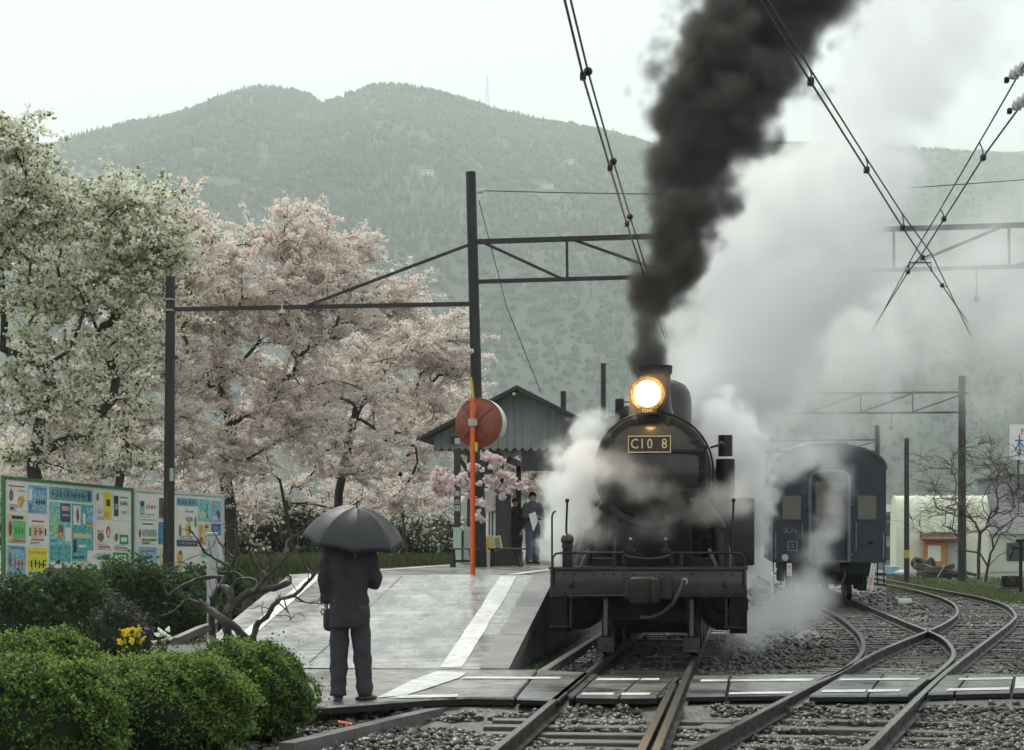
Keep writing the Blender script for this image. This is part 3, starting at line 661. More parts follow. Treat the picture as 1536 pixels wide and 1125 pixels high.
# ------------------------------------------------------------------ steam locomotive (local: x right, y back, z up from the rail head)
M['lens'] = mat('lit_headlight_lens', (1, .9, .6), emit=(1.0, .90, .56), estr=1.0)
M['reflector'] = mat('headlight_reflector_glow', (.5, .3, .1), emit=(1.0, .40, .04), estr=.4, rough=.3); M['lens_mid'] = mat('lens_glow', (1, .8, .4), emit=(1.0, .74, .22), estr=.9); M['lens_edge'] = mat('lens_outer_glow', (1, .7, .3), emit=(1.0, .52, .06), estr=.75)
M['plate_black'] = mat('number_plate_black', (.012, .011, .010), None, rough=.4)
def make_loco():
    LU = 25.3; r = empty('steam_locomotive', TP(0, LU), -TA, 'black tank steam locomotive with glowing headlight and brass number plate', 'locomotive')
    I, D_, Wt = M['iron'], M['iron_dark'], M['iron_wet']
    MB().bbox((0, .03, .95), (2.47, .06, .35), .012).build('buffer_beam', Wt, r, True)
    mb = MB()
    for sx in (-1, 1):
        for k in range(9): mb.sphere((sx * (.18 + k * .125), -.004, 1.07), .014, 6, 4); mb.sphere((sx * (.18 + k * .125), -.004, .83), .014, 6, 4)
    mb.build("rivets", Wt, r)
    MB().box((0, 1.3, 1.14), (2.50, 2.7, .03)).build('front_deck', Wt, r)
    mb = MB()
    for sx in (-1, 1): mb.box((sx * .5, 5, .78), (.05, 9.6, .62))
    mb.box((0, .5, .72), (.95, .05, .5)); mb.box((0, 3, .5), (.9, .05, .6)); mb.build('main_frame', D_, r)
    for sx in (-1, 1):
        c = MB().lathe([(.02, 0), (.24, 0), (.27, .03), (.33, .05), (.33, 1.0), (.24, 1.04), (.02, 1.05)], (sx * .93, .75, .66), (0, 1, 0), 20).build('cylinder', D_, r, True)
        MB().lathe([(.01, -.05), (.10, -.05), (.12, 0), (.2, .01)], (sx * .93, .75, .66), (0, 1, 0), 12).build('cylinder_cover', D_, c, True)
        mb = MB(); mb.bar((sx * 1.2, .1, .8), (sx * 1.2, .1, .40), .03, .05); mb.bar((sx * .98, .1, .8), (sx * .98, .1, .40), .03, .05); mb.bbox((sx * 1.09, .06, .40), (.28, .2, .025), .006); mb.build('step', I, r)
        MB().box((sx * 1.13, .5, .60), (.22, .9, .55)).build('step_plate', D_, r)
        g_ = MB().bar((sx * .545, .25, .75), (sx * .545, .2, .28), .05, .10); g_.box((sx * .545, .18, .2), (.20, .05, .13)); g_.box((sx * .545, .16, .105), (.22, .06, .05)); g_.build('rail_guard', Wt, r)
        w = MB().lathe([(.1, -.065), (.40, -.065), (.455, -.06), (.455, -.035), (.43, -.03), (.425, .065), (.38, .07), (.1, .05)], (sx * .555, .95, .43), (-sx, 0, 0), 28).build('leading_wheel', I, r, True)
        MB().lathe([(.4262, -.025), (.4225, .06)], (sx * .555, .95, .43), (-sx, 0, 0), 28).build('tyre', M['rail_top'], w, True)
        for y in (3.3, 5.1, 6.9):
            w = MB().lathe([(.1, -.065), (.72, -.065), (.785, -.06), (.785, -.035), (.76, -.03), (.755, .065), (.7, .07), (.1, .05)], (sx * .555, y, .76), (-sx, 0, 0), 32).build('driving_wheel', I, r, True)
        MB().bar((sx * .68, 3.3, .62), (sx * .68, 6.9, .62), .05, .12).build('coupling_rod', M['steel'], r)
        MB().bar((sx * .8, 1.7, .66), (sx * .8, 5.1, .62), .05, .09).build('connecting_rod', M['steel'], r)
        for y in (8.6, 10.0): MB().lathe([(.1, -.065), (.40, -.065), (.455, -.06), (.455, -.035), (.43, -.03), (.425, .065), (.1, .05)], (sx * .555, y, .43), (-sx, 0, 0), 24).build('trailing_wheel', I, r, True)
    for y in (.95, 3.3, 5.1, 6.9, 8.6, 10.0): MB().cyl((-.5, y, .43 if y in (.95, 8.6, 10.0) else .76), (.5, y, .43 if y in (.95, 8.6, 10.0) else .76), .07, n=10).build('axle', D_, r)
    # coupler and hose
    cp = MB().bbox((0, -.10, .88), (.30, .34, .22), .04); cp.bbox((-.04, -.33, .87), (.36, .26, .34), .06); cp.bbox((.11, -.44, .87), (.12, .16, .32), .045)
    cp.build('coupler', M['rail'], r, True); MB().bbox((0, .0, .9), (.62, .05, .3), .02).build('coupler_pocket', Wt, r)
    MB().tube([(.46, -.02, .98), (.44, -.14, .97), (.40, -.2, .86), (.32, -.22, .70), (.18, -.2, .58), (.02, -.16, .52), (-.08, -.1, .53)], .030, 10).build('brake_hose', M['black_paint'], r, True)
    MB().cyl((.46, .0, .98), (.46, -.06, .98), .045).build('hose_cock', M['steel'], r, True)
    MB().tube([(-.18, -.02, .80), (-.5, -.03, .80), (-1.0, -.03, .79)], .018, 8).build('air_pipe', Wt, r)
    # rails and braces on the deck
    for sx in (-1, 1):
        MB().tube([(sx * 1.2, -.02, .92), (sx * 1.2, -.02, 1.27), (sx * 1.16, -.02, 1.325), (sx * 1.09, -.02, 1.335), (sx * .30, -.02, 1.335)], .014, 8).build('handrail', I, r, True)
        mb = MB().cyl((sx * .30, -.01, 1.14), (sx * .30, -.01, 1.36), .018, n=8); mb.cyl((sx * .42, .0, 1.14), (sx * .42, .0, 1.33), .02, n=8); mb.build('handrail_post', I, r)
        MB().bar((sx * .76, .25, 1.38), (sx * .97, -.03, .90), .035, .035).build('deck_brace', Wt, r)
        la = MB().bbox((sx * .22, .1, 1.36), (.11, .08, .06), .01); la.cyl((sx * .22, .1, 1.38), (sx * .22, .1, 1.50), .018, n=8); la.build('lamp_iron', I, r)
        MB().sphere((sx * .22, .08, 1.505), .022, 8, 6).build('lamp_iron_knob', M['steel'], r, True)
    MB().tube([(-.29, -.03, 1.30), (-.2, -.05, 1.275), (0, -.06, 1.255), (.15, -.06, 1.265), (.28, -.03, 1.30)], .017, 8).build('safety_chain', M['rail'], r, True)
    ml = MB().bbox((-1.02, .05, 1.26), (.12, .12, .22), .015); ml.lathe([(.06, 0), (.075, .06), (.055, .1)], (-1.02, .05, 1.37), (0, 0, 1), 12); ml.build('marker_lamp', I, r, True)
    MB().sphere((-1.02, .05, 1.50), .085, 14, 10, (1, 1, .95)).build('marker_lamp_cap', Wt, r, True)
    for x in (-1.03, 1.06):
        mb = MB().tube([(x, .03, 1.14), (x, .03, 1.7), (x + .01, .03, 1.98)], .014, 8); mb.sphere((x + .01, .03, 1.995), .028, 8, 6); mb.build('warning_rod', I, r, True)
    mb = MB().box((.98, .12, 1.40), (.07, .06, .5)); mb.box((.99, .12, 1.62), (.17, .05, .07)); mb.build('lamp_bracket', I, r)
    MB().tube([(-1.21, .0, .95), (-1.21, .0, 1.80), (-1.19, .0, 1.85), (-1.16, .0, 1.86)], .013, 8).build('grab_rail', Wt, r, True)
    # smokebox
    zc = 2.41
    MB().lathe([(.60, -.02), (.74, -.02), (.775, .01), (.775, .06), (.765, .07), (.765, 1.5)], (0, 1.3, zc), (0, 1, 0), 56).build('smokebox', I, r, True)
    dr = MB().lathe([(.01, -.16), (.2, -.155), (.42, -.12), (.58, -.065), (.655, -.02), (.67, .03)], (0, 1.28, zc), (0, 1, 0), 48).build('smokebox_door', Wt, r, True)
    mb = MB()
    for z in (2.67, 2.16): mb.bbox((.48, 1.135, z), (.42, .02, .05), .006, (0, 0, .22))
    mb.cyl((.70, 1.21, 2.1), (.70, 1.21, 2.74), .025, n=8); mb.build('door_hinge', I, dr)
    MB().lathe([(.02, -.26), (.06, -.25), (.07, -.16)], (0, 1.28, 2.33), (0, 1, 0), 12).build('door_dart', I, dr, True)
    mb = MB()
    for k in range(10):
        a = 2 * math.pi * (k + .5) / 10; mb.bbox((.68 * math.sin(a), 1.265, zc + .68 * math.cos(a)), (.07, .05, .11), .01, (0, a, 0))
    mb.build('door_clamp', I, dr)
    MB().tube([(.80 * math.sin(a), 1.5, zc + .80 * math.cos(a)) for a in np.linspace(-1.75, 1.75, 22)], .014, 8).build('smokebox_handrail', M['rail'], r, True)
    mb = MB().cyl((.76, 1.35, 2.72), (.9, 1.3, 2.76), .016, n=8); mb.sphere((.91, 1.3, 2.765), .035, 10, 8); mb.build('handrail_knob', I, r, True)
    # number plate
    pz_ = 2.757; npl = MB().bbox((-.03, 1.105, pz_), (.56, .014, .22), .003).build('number_plate', M['plate_black'], r)
    mb = MB()
    for a, b in (((-.31, 0, -.105), (.25, 0, -.105)), ((-.31, 0, .105), (.25, 0, .105))): mb.bar(Vector(a) + Vector((0, 1.094, pz_)), Vector(b) + Vector((0, 1.094, pz_)), .010, .012)
    for x in (-.305, .245): mb.bar((x, 1.094, pz_ - .1), (x, 1.094, pz_ + .1), .010, .012)
    mb.build('plate_border', M['brass'], npl)
    for ch, x in (('C', -.225), ('1', -.125), ('0', -.025), ('8', .165)): sign_text(ch, .185, (x, 1.096, pz_), M['brass'], npl, 'numeral', .85)
    # headlight with small number over the door
    hl = MB().lathe([(.20, -.02), (.235, -.02), (.24, 0), (.24, .26), (.17, .34), (.05, .37), (.0, .37)], (-.055, 1.12, 3.42), (0, 1, 0), 28).build('headlight', I, r, True)
    MB().lathe([(.205, 0), (.225, -.015)], (-.055, 1.115, 3.42), (0, 1, 0), 28).build('headlight_rim', M['reflector'], hl, True)
    lz = MB().lathe([(.0, -.035), (.09, -.03), (.165, -.014)], (-.055, 1.11, 3.42), (0, 1, 0), 28); lz.cur = 1; lz.lathe([(.165, -.014), (.188, -.007)], (-.055, 1.11, 3.42), (0, 1, 0), 28); lz.cur = 2; lz.lathe([(.188, -.007), (.207, .0)], (-.055, 1.11, 3.42), (0, 1, 0), 28); lz.build('lens', [M['lens'], M['lens_mid'], M['lens_edge']], hl, True)
    mb = MB().box((-.055, 1.3, 3.19), (.2, .2, .06)); mb.box((-.055, 1.28, 3.16), (.34, .25, .03)); mb.build('headlight_bracket', I, r)
    sp = MB().box((-.055, 1.10, 3.195), (.24, .012, .06)).build('small_plate', M['plate_black'], r); sign_text('12341', .06, (-.055, 1.092, 3.195), M['brass'], sp, 'numeral', 1.0)
    MB().lathe([(.34, -.05), (.27, .08), (.235, .2), (.222, .45), (.225, .62), (.245, .64), (.25, .74), (.225, .745), (.20, .70), (.19, .2)], (0, 1.75, 3.10), (0, 0, 1), 32).build('chimney', I, r, True)
    MB().bbox((0, 1.9, 1.45), (1.0, 1.0, .62), .05).build('smokebox_saddle', D_, r, True)
    MB().lathe([(.7, 0), (.73, .0), (.73, 4.8)], (0, 2.7, 2.45), (0, 1, 0), 40).build('boiler', I, r, True)
    MB().lathe([(.47, 0), (.455, .12), (.45, .45), (.43, .58), (.36, .69), (.22, .76), (.0, .79)], (0, 4.0, 3.07), (0, 0, 1), 32).build('steam_dome', Wt, r, True)
    MB().lathe([(.30, 0), (.28, .3), (.2, .42), (0, .47)], (0, 5.7, 3.1), (0, 0, 1), 24).build('sand_dome', I, r, True)
    for sx in (-1, 1):
        MB().bbox((sx * 1.06, 4.95, 1.62), (.58, 4.5, .94), .03).build('side_tank', Wt, r, True)
        MB().bbox((sx * .72, 2.2, 1.20), (.5, .9, .12), .01).build('running_board', I, r)
        MB().tube([(sx * .6, 1.9, 2.0), (sx * .85, 1.85, 1.7), (sx * .95, 1.6, 1.2), (sx * .95, 1.5, .9)], .11, 12).build('steam_pipe', I, r, True)
    mb = MB().cyl((.95, 2.6, 2.05), (.95, 2.6, 2.62), .13, n=16); mb.cyl((.95, 2.6, 2.66), (.95, 2.6, 2.95), .10, n=16); mb.build('air_pump', I, r, True)
    ge = MB().cyl((-.66, 5.1, 3.38), (-.46, 5.1, 3.38), .13, n=14); ge.bbox((-.66, 5.1, 3.52), (.13, .14, .26), .02); ge.bbox((-.54, 5.1, 3.44), (.1, .12, .2), .02); ge.cyl((-.6, 5.1, 3.6), (-.42, 5.1, 3.6), .012, n=6); ge.build('turbo_generator', I, r, True)
    MB().cyl((-.3, 6.4, 3.1), (-.3, 6.4, 3.55), .05, n=10).build('whistle', M['brass'], r, True)
    # cab and bunker
    mb = MB()
    mb.extrude([(-1.36, 1.15), (-1.36, 3.2), (-1.0, 3.46), (-.5, 3.58), (0, 3.62), (.5, 3.58), (1.0, 3.46), (1.36, 3.2), (1.36, 1.15)], 7.25, 7.29)
    for sx in (-1, 1):
        mb.box((sx * 1.345, 8.2, 1.75), (.03, 1.9, 1.2)); mb.box((sx * 1.345, 7.5, 2.75), (.03, .5, .9)); mb.box((sx * 1.345, 9.0, 2.75), (.03, .4, .9)); mb.box((sx * 1.345, 8.2, 3.25), (.03, 1.9, .12))
    mb.build('cab', Wt, r)
    prof = [(-1.46, 3.16), (-1.05, 3.47), (-.55, 3.61), (0, 3.66), (.55, 3.61), (1.05, 3.47), (1.46, 3.16)]
    MB().extrude(prof + [(x, z - .035) for x, z in prof[::-1]], 7.0, 9.5).build('cab_roof', I, r)
    for sx in (-1, 1): MB().lathe([(.0, -.01), (.17, -.01), (.19, 0)], (sx * .98, 7.24, 2.78), (0, 1, 0), 18).build('spectacle_window', M['dark_glass'], r)
    MB().bbox((0, 10.2, 2.0), (2.7, 1.9, 1.75), .03).build('coal_bunker', I, r)
    MB().bbox((0, 11.2, .95), (2.47, .06, .35), .012).build('rear_beam', I, r)
    # its lamp
    ld = bpy.data.lights.new('headlight_lamp', 'POINT'); lo = bpy.data.objects.new('headlight_lamp', ld); C.objects.link(lo); lo.parent = r
    lo.location = (-.055, .92, 3.44); ld.energy = 14; ld.color = (1, .58, .18); ld.shadow_soft_size = .12
    return r
make_loco()

# ------------------------------------------------------------------ passenger coach
M['coach_blue'] = mat('coach_blue_paint', (.008, .014, .027), (.014, .022, .039), 2.5, .28, .5, bump=.05, bscale=8)
M['coach_roof'] = mat('coach_roof', (.035, .036, .038), (.06, .06, .062), 3, .4, .6)
M['hoop'] = mat('gangway_hoop', (.07, .09, .115), (.10, .12, .15), 6, .35)
M['blind'] = mat('tan_window_blind', (.062, .056, .043), (.085, .076, .058), 3, .3, coat=.6)
M['letter_white'] = mat('white_lettering', (.7, .71, .7), None, rough=.5); M['letter_black'] = mat('black_lettering', (.02, .02, .022), None, rough=.5); M['letter_red'] = mat('red_lettering', (.5, .05, .04), None, rough=.5); M['letter_blue'] = mat('blue_lettering', (.03, .10, .36), None, rough=.5)
def make_coach():
    c0 = Vector(((1244 - 768) / 60, 50.0, 0)); r = empty('passenger_coach', c0, -TA, 'dark blue passenger coach seen from its end, on the branch track', 'railway coach')
    B_, I, D_ = M['coach_blue'], M['iron'], M['iron_dark']; Ln = 19.0
    hw = 1.40; side = [(hw, 1.0), (hw, 3.30)]; arc = [(hw * math.cos(a) ** .8 if False else 1.40 * math.cos(a), 3.34 + .60 * math.sin(a)) for a in np.linspace(.12, math.pi - .12, 19)]
    dw, dz = .43, 3.15      # door opening
    out = [(-dw, 1.0), (-hw, 1.0), (-hw, 3.36)] + arc[::-1] + [(hw, 3.36), (hw, 1.0), (dw, 1.0), (dw, dz - .15), (dw - .15, dz), (-dw + .15, dz), (-dw, dz - .15)]
    MB().extrude(out, 0, .06).build('end_wall', B_, r)
    mb = MB()
    for sx in (-1, 1): mb.box((sx * (hw - .02), Ln / 2 + .03, 2.18), (.04, Ln - .06, 2.36))
    mb.box((0, Ln, 2.3), (2.7, .05, 2.6)); mb.box((0, Ln / 2, 1.03), (2.7, Ln - .2, .06)); mb.build('body_side', B_, r)
    arc2 = [(1.43 * math.cos(a), 3.36 + .63 * math.sin(a)) for a in np.linspace(-.03, math.pi + .03, 25)]
    ro = MB().extrude(arc2 + [(x * .97, z - .04) for x, z in arc2[::-1]], -.05, Ln + .05).build('roof', M['coach_roof'], r, True)
    for k in range(6): MB().bbox((.25 if k % 2 else .3, 1.2 + k * 3.0, 4.0), (.42, .5, .12), .03).build('roof_ventilator', M['coach_roof'], ro)
    MB().box((0, .16, 2.05), (.86, .03, 2.2)).build('end_door', B_, r)
    dwn = MB().box((0, .135, 2.62), (.66, .02, .82)).build('door_window', M['blind'], r)
    mb = MB()
    for a, b in (((-.35, 2.2), (.35, 2.2)), ((-.35, 3.05), (.35, 3.05))): mb.bar((a[0], .125, a[1]), (b[0], .125, b[1]), .03, .03)
    for x in (-.345, .345): mb.bar((x, .125, 2.2), (x, .125, 3.05), .03, .03)
    mb.build('window_frame', B_, dwn)
    hp = [(-.48, -.10, 1.05), (-.48, -.10, 3.05), (-.45, -.10, 3.17), (-.36, -.10, 3.24), (-.2, -.1, 3.27), (.2, -.10, 3.27), (.36, -.10, 3.24), (.45, -.10, 3.17), (.48, -.10, 3.05), (.48, -.10, 1.05)]
    MB().tube(hp, .045, 8).build('gangway_hoop', M['hoop'], r, True)
    for z in (1.2, 2.45):
        for sx in (-1, 1): MB().bar((sx * .48, -.1, z), (sx * .6, .02, z), .03, .05).build('gangway_bracket', M['hoop'], r)
    MB().box((0, -.1, 1.03), (1.0, .2, .04)).build('gangway_plate', M['hoop'], r)
    for sx in (-1, 1):
        w = MB().bbox((sx * .93, -.004, 2.38), (.46, .02, .60), .004).build('end_window', M['blind'], r)
        mb = MB()
        for z in (2.07, 2.69): mb.bar((sx * .93 - .25, -.012, z), (sx * .93 + .25, -.012, z), .03, .03)
        for q in (-.245, .245): mb.bar((sx * .93 + q, -.012, 2.07), (sx * .93 + q, -.012, 2.69), .03, .03)
        mb.build('window_frame', B_, w)
        for k in range(10): MB().box((sx * (hw + .004), 2.2 + k * 1.62, 2.5), (.014, .95, .75)).build('side_window', M['dark_glass'], r)
        MB().tube([(sx * .66, -.03, 1.3), (sx * .66, -.05, 2.0)], .014, 6).build('grab_handle', M['steel'], r)
        MB().tube([(sx * 1.33, -.03, 1.1), (sx * 1.33, -.05, 1.75)], .014, 6).build('grab_handle', M['steel'], r)
        mb = MB().bar((sx * 1.2, .2, 1.0), (sx * 1.2, .2, .45), .03, .05); mb.bar((sx * 1.38, .5, 1.0), (sx * 1.38, .5, .45), .03, .05); mb.box((sx * 1.28, .35, .45), (.25, .35, .03)); mb.box((sx * 1.28, .35, .72), (.25, .35, .03)); mb.build('step', I, r)
    MB().bbox((1.02, -.05, 1.50), (.12, .1, .08), .015).build('lamp_bracket', D_, r)
    MB().lathe([(.02, -.1), (.08, -.1), (.09, 0)], (-1.1, .0, 1.12), (0, 1, 0), 12).build('tail_lamp', M['grey_paint'], r, True)
    M['letter_grey'] = mat('faded_lettering', (.20, .21, .22), None, rough=.6); sign_text('スハ', .17, (-.98, -.006, 1.78), M['letter_grey'], r, 'lettering', 1.15)
    mb = MB()
    for z in (1.30, 1.53): mb.bar((-1.02, -.006, z), (-.80, -.006, z), .02, .02)
    for x in (-1.02, -.80): mb.bar((x, -.006, 1.29), (x, -.006, 1.54), .02, .02)
    mb.build('stencil_frame', M['letter_grey'], r); sign_text('2', .15, (-.91, -.006, 1.415), M['letter_grey'], r)
    MB().bbox((0, .05, .86), (2.3, .1, .30), .02).build('buffer_beam', D_, r)
    MB().bbox((0, 9.5, .8), (2.0, 18.4, .3), .02).build('underframe', D_, r)
    cp = MB().bbox((0, -.25, .88), (.3, .5, .26), .05); cp.bbox((.05, -.5, .88), (.36, .22, .3), .06); cp.build('coupler', I, r, True)
    MB().tube([(.35, -.05, .85), (.38, -.2, .7), (.3, -.25, .5), (.12, -.2, .42)], .03, 8).build('brake_hose', M['black_paint'], r, True)
    for y0 in (1.4, 14.6):
        bg = MB()
        for sx in (-1, 1): bg.bbox((sx * .85, y0 + 1.2, .52), (.12, 3.0, .34), .03); bg.bbox((sx * .9, y0 + .15, .45), (.22, .3, .36), .03); bg.bbox((sx * .9, y0 + 2.25, .45), (.22, .3, .36), .03)
        bg.box((0, y0 - .25, .55), (1.8, .1, .25)); bo = bg.build('bogie', D_, r)
        for sx in (-1, 1):
            for y in (y0 + .15, y0 + 2.25): MB().lathe([(.1, -.065), (.40, -.065), (.455, -.06), (.455, -.035), (.43, -.03), (.425, .065), (.1, .05)], (sx * .555, y, .43), (-sx, 0, 0), 20).build('wheel', I, bo, True)
    return r, c0
coach, coach0 = make_coach()
def hang_sign(name, at, w, h, tilt, label, rows):
    r = empty(name, at, -TA, label, 'sign'); r.rotation_euler = (0, tilt, -TA)
    MB().bbox((0, 0, -h / 2), (w, .02, h), .004).build('board', M['white_paint'], r)
    MB().bar((0, .01, 0), (0, .05, .12), .02).build('hook', M['iron'], r)
    for i, (ch, m_) in enumerate(rows): sign_text(ch, w * .85, (0, -.014, -h * (i + .6) / len(rows)), M[m_], r, 'lettering', .9)
    return r
hang_sign('warning_sign', PX(1311, 845, 49.5), .13, .66, .17, 'white board with black and red characters hung aslant under the coach corner', [('ブ', 'letter_black'), ('レ', 'letter_black'), ('ー', 'letter_black'), ('注', 'letter_red'), ('意', 'letter_red'), ('中', 'letter_red'), ('止', 'letter_black')])
hang_sign('warning_sign', PX(1184, 845, 49.5), .12, .32, 0, 'short white board with faded red characters behind the steam under the coach end', [('停', 'letter_red'), ('止', 'letter_red')])
# ------------------------------------------------------------------ trees and shrubs
M['bark'] = mat('wet_cherry_bark', (.012, .011, .010), (.038, .034, .030), 7, .55, .8, bump=.6, bscale=24)
M['bark_brown'] = mat('brown_twig_bark', (.035, .024, .019), (.07, .048, .038), 7, .7)
M['bark_bush'] = mat('garden_tree_bark', (.014, .012, .011), (.04, .032, .027), 5, .45, .7, bump=.6, bscale=26)
for k, c in {'petal_pink': (.86, .765, .71), 'petal_pale': (.90, .85, .795), 'petal_mauve': (.74, .645, .595), 'petal_cream': (.80, .81, .64), 'petal_white': (.88, .89, .78), 'young_leaf': (.19, .185, .085), 'bronze_leaf': (.16, .12, .065),
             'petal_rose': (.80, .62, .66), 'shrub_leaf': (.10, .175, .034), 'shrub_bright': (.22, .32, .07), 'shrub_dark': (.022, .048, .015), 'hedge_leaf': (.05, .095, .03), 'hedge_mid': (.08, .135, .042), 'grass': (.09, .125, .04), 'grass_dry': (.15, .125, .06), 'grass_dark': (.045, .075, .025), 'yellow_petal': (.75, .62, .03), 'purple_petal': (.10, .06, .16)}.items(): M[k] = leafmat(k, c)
def leaf_quads(P, size, rs, up=0.0, aspect=1.0):
    """one four-cornered leaf or petal tuft at each point"""
    n = len(P); d = rs.randn(n, 3); d[:, 2] += up; d /= np.linalg.norm(d, axis=1)[:, None]
    a = np.cross(d, rs.randn(n, 3)); a /= np.linalg.norm(a, axis=1)[:, None] + 1e-9; b = np.cross(d, a)
    s = (size * rs.uniform(.6, 1.35, n))[:, None]; a = a * s; b = b * s * aspect; k = d * s * .25
    V = np.stack([P - a * .9 - b * .35 + k, P + a * .15 - b, P + a * .9 + b * .3 + k, P - a * .2 + b], 1).reshape(-1, 3)
    return V, np.arange(n * 4).reshape(-1, 4)
def grow(trunk, attract, rs, step=.45, sag=0.0, rtip=.012, power=2.1, spread_pen=.25):
    """branches from a trunk line to the points of the crown; returns limbs as (points, radii) and the outer twigs"""
    N = [np.array(p, float) for p in trunk]; par = [-1] + list(range(len(trunk) - 1)); plen = [0.0]
    for i in range(1, len(N)): plen.append(plen[-1] + np.linalg.norm(N[i] - N[i - 1]))
    top = N[-1]; order = np.argsort(np.linalg.norm(attract - top, axis=1) + rs.rand(len(attract)) * .8); tips = []
    i0 = max(1, len(trunk) // 2)
    for q in order:
        p = attract[q]; A_ = np.array(N[i0:]); d = np.linalg.norm(A_ - p, axis=1); out = np.linalg.norm(A_ - top, axis=1)
        cost = d + spread_pen * np.array(plen[i0:]) + np.where(A_[:, 2] > p[2] + .6, .6, 0)
        j = int(np.argmin(cost)) + i0; a = N[j]; L_ = np.linalg.norm(p - a)
        if L_ < .15: continue
        g = N[par[j]] if par[j] >= 0 else a - np.array([0, 0, 1]); t0 = a - g; t0 /= np.linalg.norm(t0) + 1e-9
        k = max(2, int(L_ / step)); c1 = a + t0 * L_ * .33 + rs.randn(3) * L_ * .06; c2 = p - np.array([(p - a)[0], (p - a)[1], 0]) * .25 + rs.randn(3) * L_ * .07 + np.array([0, 0, sag * L_]); last = j
        for m in range(1, k + 1):
            s = m / k; b = (1 - s) ** 3 * a + 3 * s * (1 - s) ** 2 * c1 + 3 * s * s * (1 - s) * c2 + s ** 3 * p
            if m < k: b = b + rs.randn(3) * step * .10
            N.append(b); par.append(last); plen.append(plen[last] + np.linalg.norm(b - N[last])); last = len(N) - 1
        tips.append(last)
    n = len(N); w = np.zeros(n); kids = [[] for _ in range(n)]
    for i in range(1, n): kids[par[i]].append(i)
    rad = np.zeros(n)
    for i in range(n - 1, -1, -1):
        rad[i] = rtip if not kids[i] else sum(rad[c] ** power for c in kids[i]) ** (1 / power)
    limbs = []; stack = [(0, -1)]
    while stack:
        s, pa = stack.pop(); line = ([pa] if pa >= 0 else []) + [s]; i = s
        while kids[i]:
            ks = sorted(kids[i], key=lambda c: -rad[c])
            for c in ks[1:]: stack.append((c, i))
            i = ks[0]; line.append(i)
        rr = [rad[c] for c in line]
        if pa >= 0: rr[0] = min(rad[pa], rr[1] * 1.15)
        limbs.append(([N[c] for c in line], rr))
    return limbs, N, par, rad
def in_ellipsoid(c, r, n, rs, shell=.45, zmin=-1.0):
    out = []
    while len(out) < n:
        d = rs.randn(3); d /= np.linalg.norm(d); q = (shell ** 3 + rs.rand() * (1 - shell ** 3)) ** (1 / 3)
        if d[2] * q < zmin: continue
        out.append(np.array(c) + np.array(r) * d * q)
    return np.array(out)
def blossom_tree(name, base, trunk, blobs, label, cat, group, mats, probs, seed, per=11, size=.032, spread=.085, twig=1.05, rscale=1.0, density=1.0, fine_only=.05, leafname='crown', rtip=.013, sag=.05, petals=(6, 9)):
    """base: point on the ground; trunk: offsets; blobs: (offset centre, radii, attractor count)"""
    rs = np.random.RandomState(seed); r = empty(name, base, 0, label, cat, group)
    At = np.concatenate([in_ellipsoid(c, rr, n, rs) for c, rr, n in blobs])
    limbs, N, par, rad = grow(trunk, At, rs, rtip=rtip, sag=sag)
    mb = MB(); mt_ = MB()
    for pts, rr in limbs:
        big = max(rr) > .035
        (mb if big else mt_).tube(pts, [x * rscale for x in rr], 8 if max(rr) > .09 else 5, caps=False)
    # thin twigs and the blossom along them
    N = np.array(N); thin = np.where(rad < fine_only)[0]; thin = thin[thin > len(trunk)]; P = []; tw = []
    for i in thin:
        d = N[i] - N[par[i]]; d /= np.linalg.norm(d) + 1e-9
        for q in range(rs.poisson(2.3 * density)):
            t = d * rs.uniform(.2, .8) + rs.randn(3) * .55; t[2] = t[2] * .45 + .04; t /= np.linalg.norm(t); L_ = twig * rs.uniform(.35, 1.15); e = N[i] + t * L_; mid = N[i] + t * L_ * .5 + np.array([0, 0, .10 * L_]); tw.append((N[i], mid, e))
            k = max(3, int(L_ * per * 1.7))
            for s in rs.rand(k): P.append(N[i] + t * L_ * s + np.array([0, 0, .3 * L_ * s * (1 - s)]) + rs.randn(3) * .02)
        for q in range(max(1, int(per * .4))): P.append(N[i] + rs.randn(3) * .06)
    for a, m_, e in tw: mt_.tube([a, m_, e], [.008, .006, .003], 3, caps=False)
    mb.build('trunk', M['bark'] if leafname != 'twigs' else M['bark_brown'], r, True, 0); mt_.build('branches', M['bark'] if leafname != 'twigs' else M['bark_brown'], r, False)['kind'] = 'stuff'
    if mats:
        P = np.array(P); m = rs.randint(*petals, len(P)); P = np.repeat(P, m, axis=0); P = P + rs.randn(len(P), 3) * spread * np.array([.55, .55, .38]); V, Fq = leaf_quads(P, size, rs, .5)
        np_mesh(leafname, V, Fq, [M[x] for x in mats], rs.choice(len(mats), len(Fq), p=probs), r)
    return r, len(P)
def off(px, py, Y, base): return np.array(PX(px, py, Y) - base)
def blob(px, py, Y, rx, ry, base, n, depth=.9):
    s = Y / 3000.; return (off(px, py, Y, base), (rx * s, (rx + ry) * .5 * s * depth, ry * s), n)
PINK = (['petal_pink', 'petal_pale', 'petal_mauve', 'young_leaf'], [.46, .40, .11, .03]); CG = 'cherry trees in blossom along the platform'
def cherry(px, Y, zb, tr, blobs, label, seed, **kw):
    b = PX(px, 818 + (EYE - zb) * 3000 / Y, Y); T = [off(x, y, Y + dy, b) for x, y, dy in tr]; T[0][2] = -.2
    return blossom_tree('cherry_tree', b, T, [blob(x, y, yy, rx, ry, b, n) for x, y, yy, rx, ry, n in blobs], label, 'tree', CG, *PINK, seed, **kw)
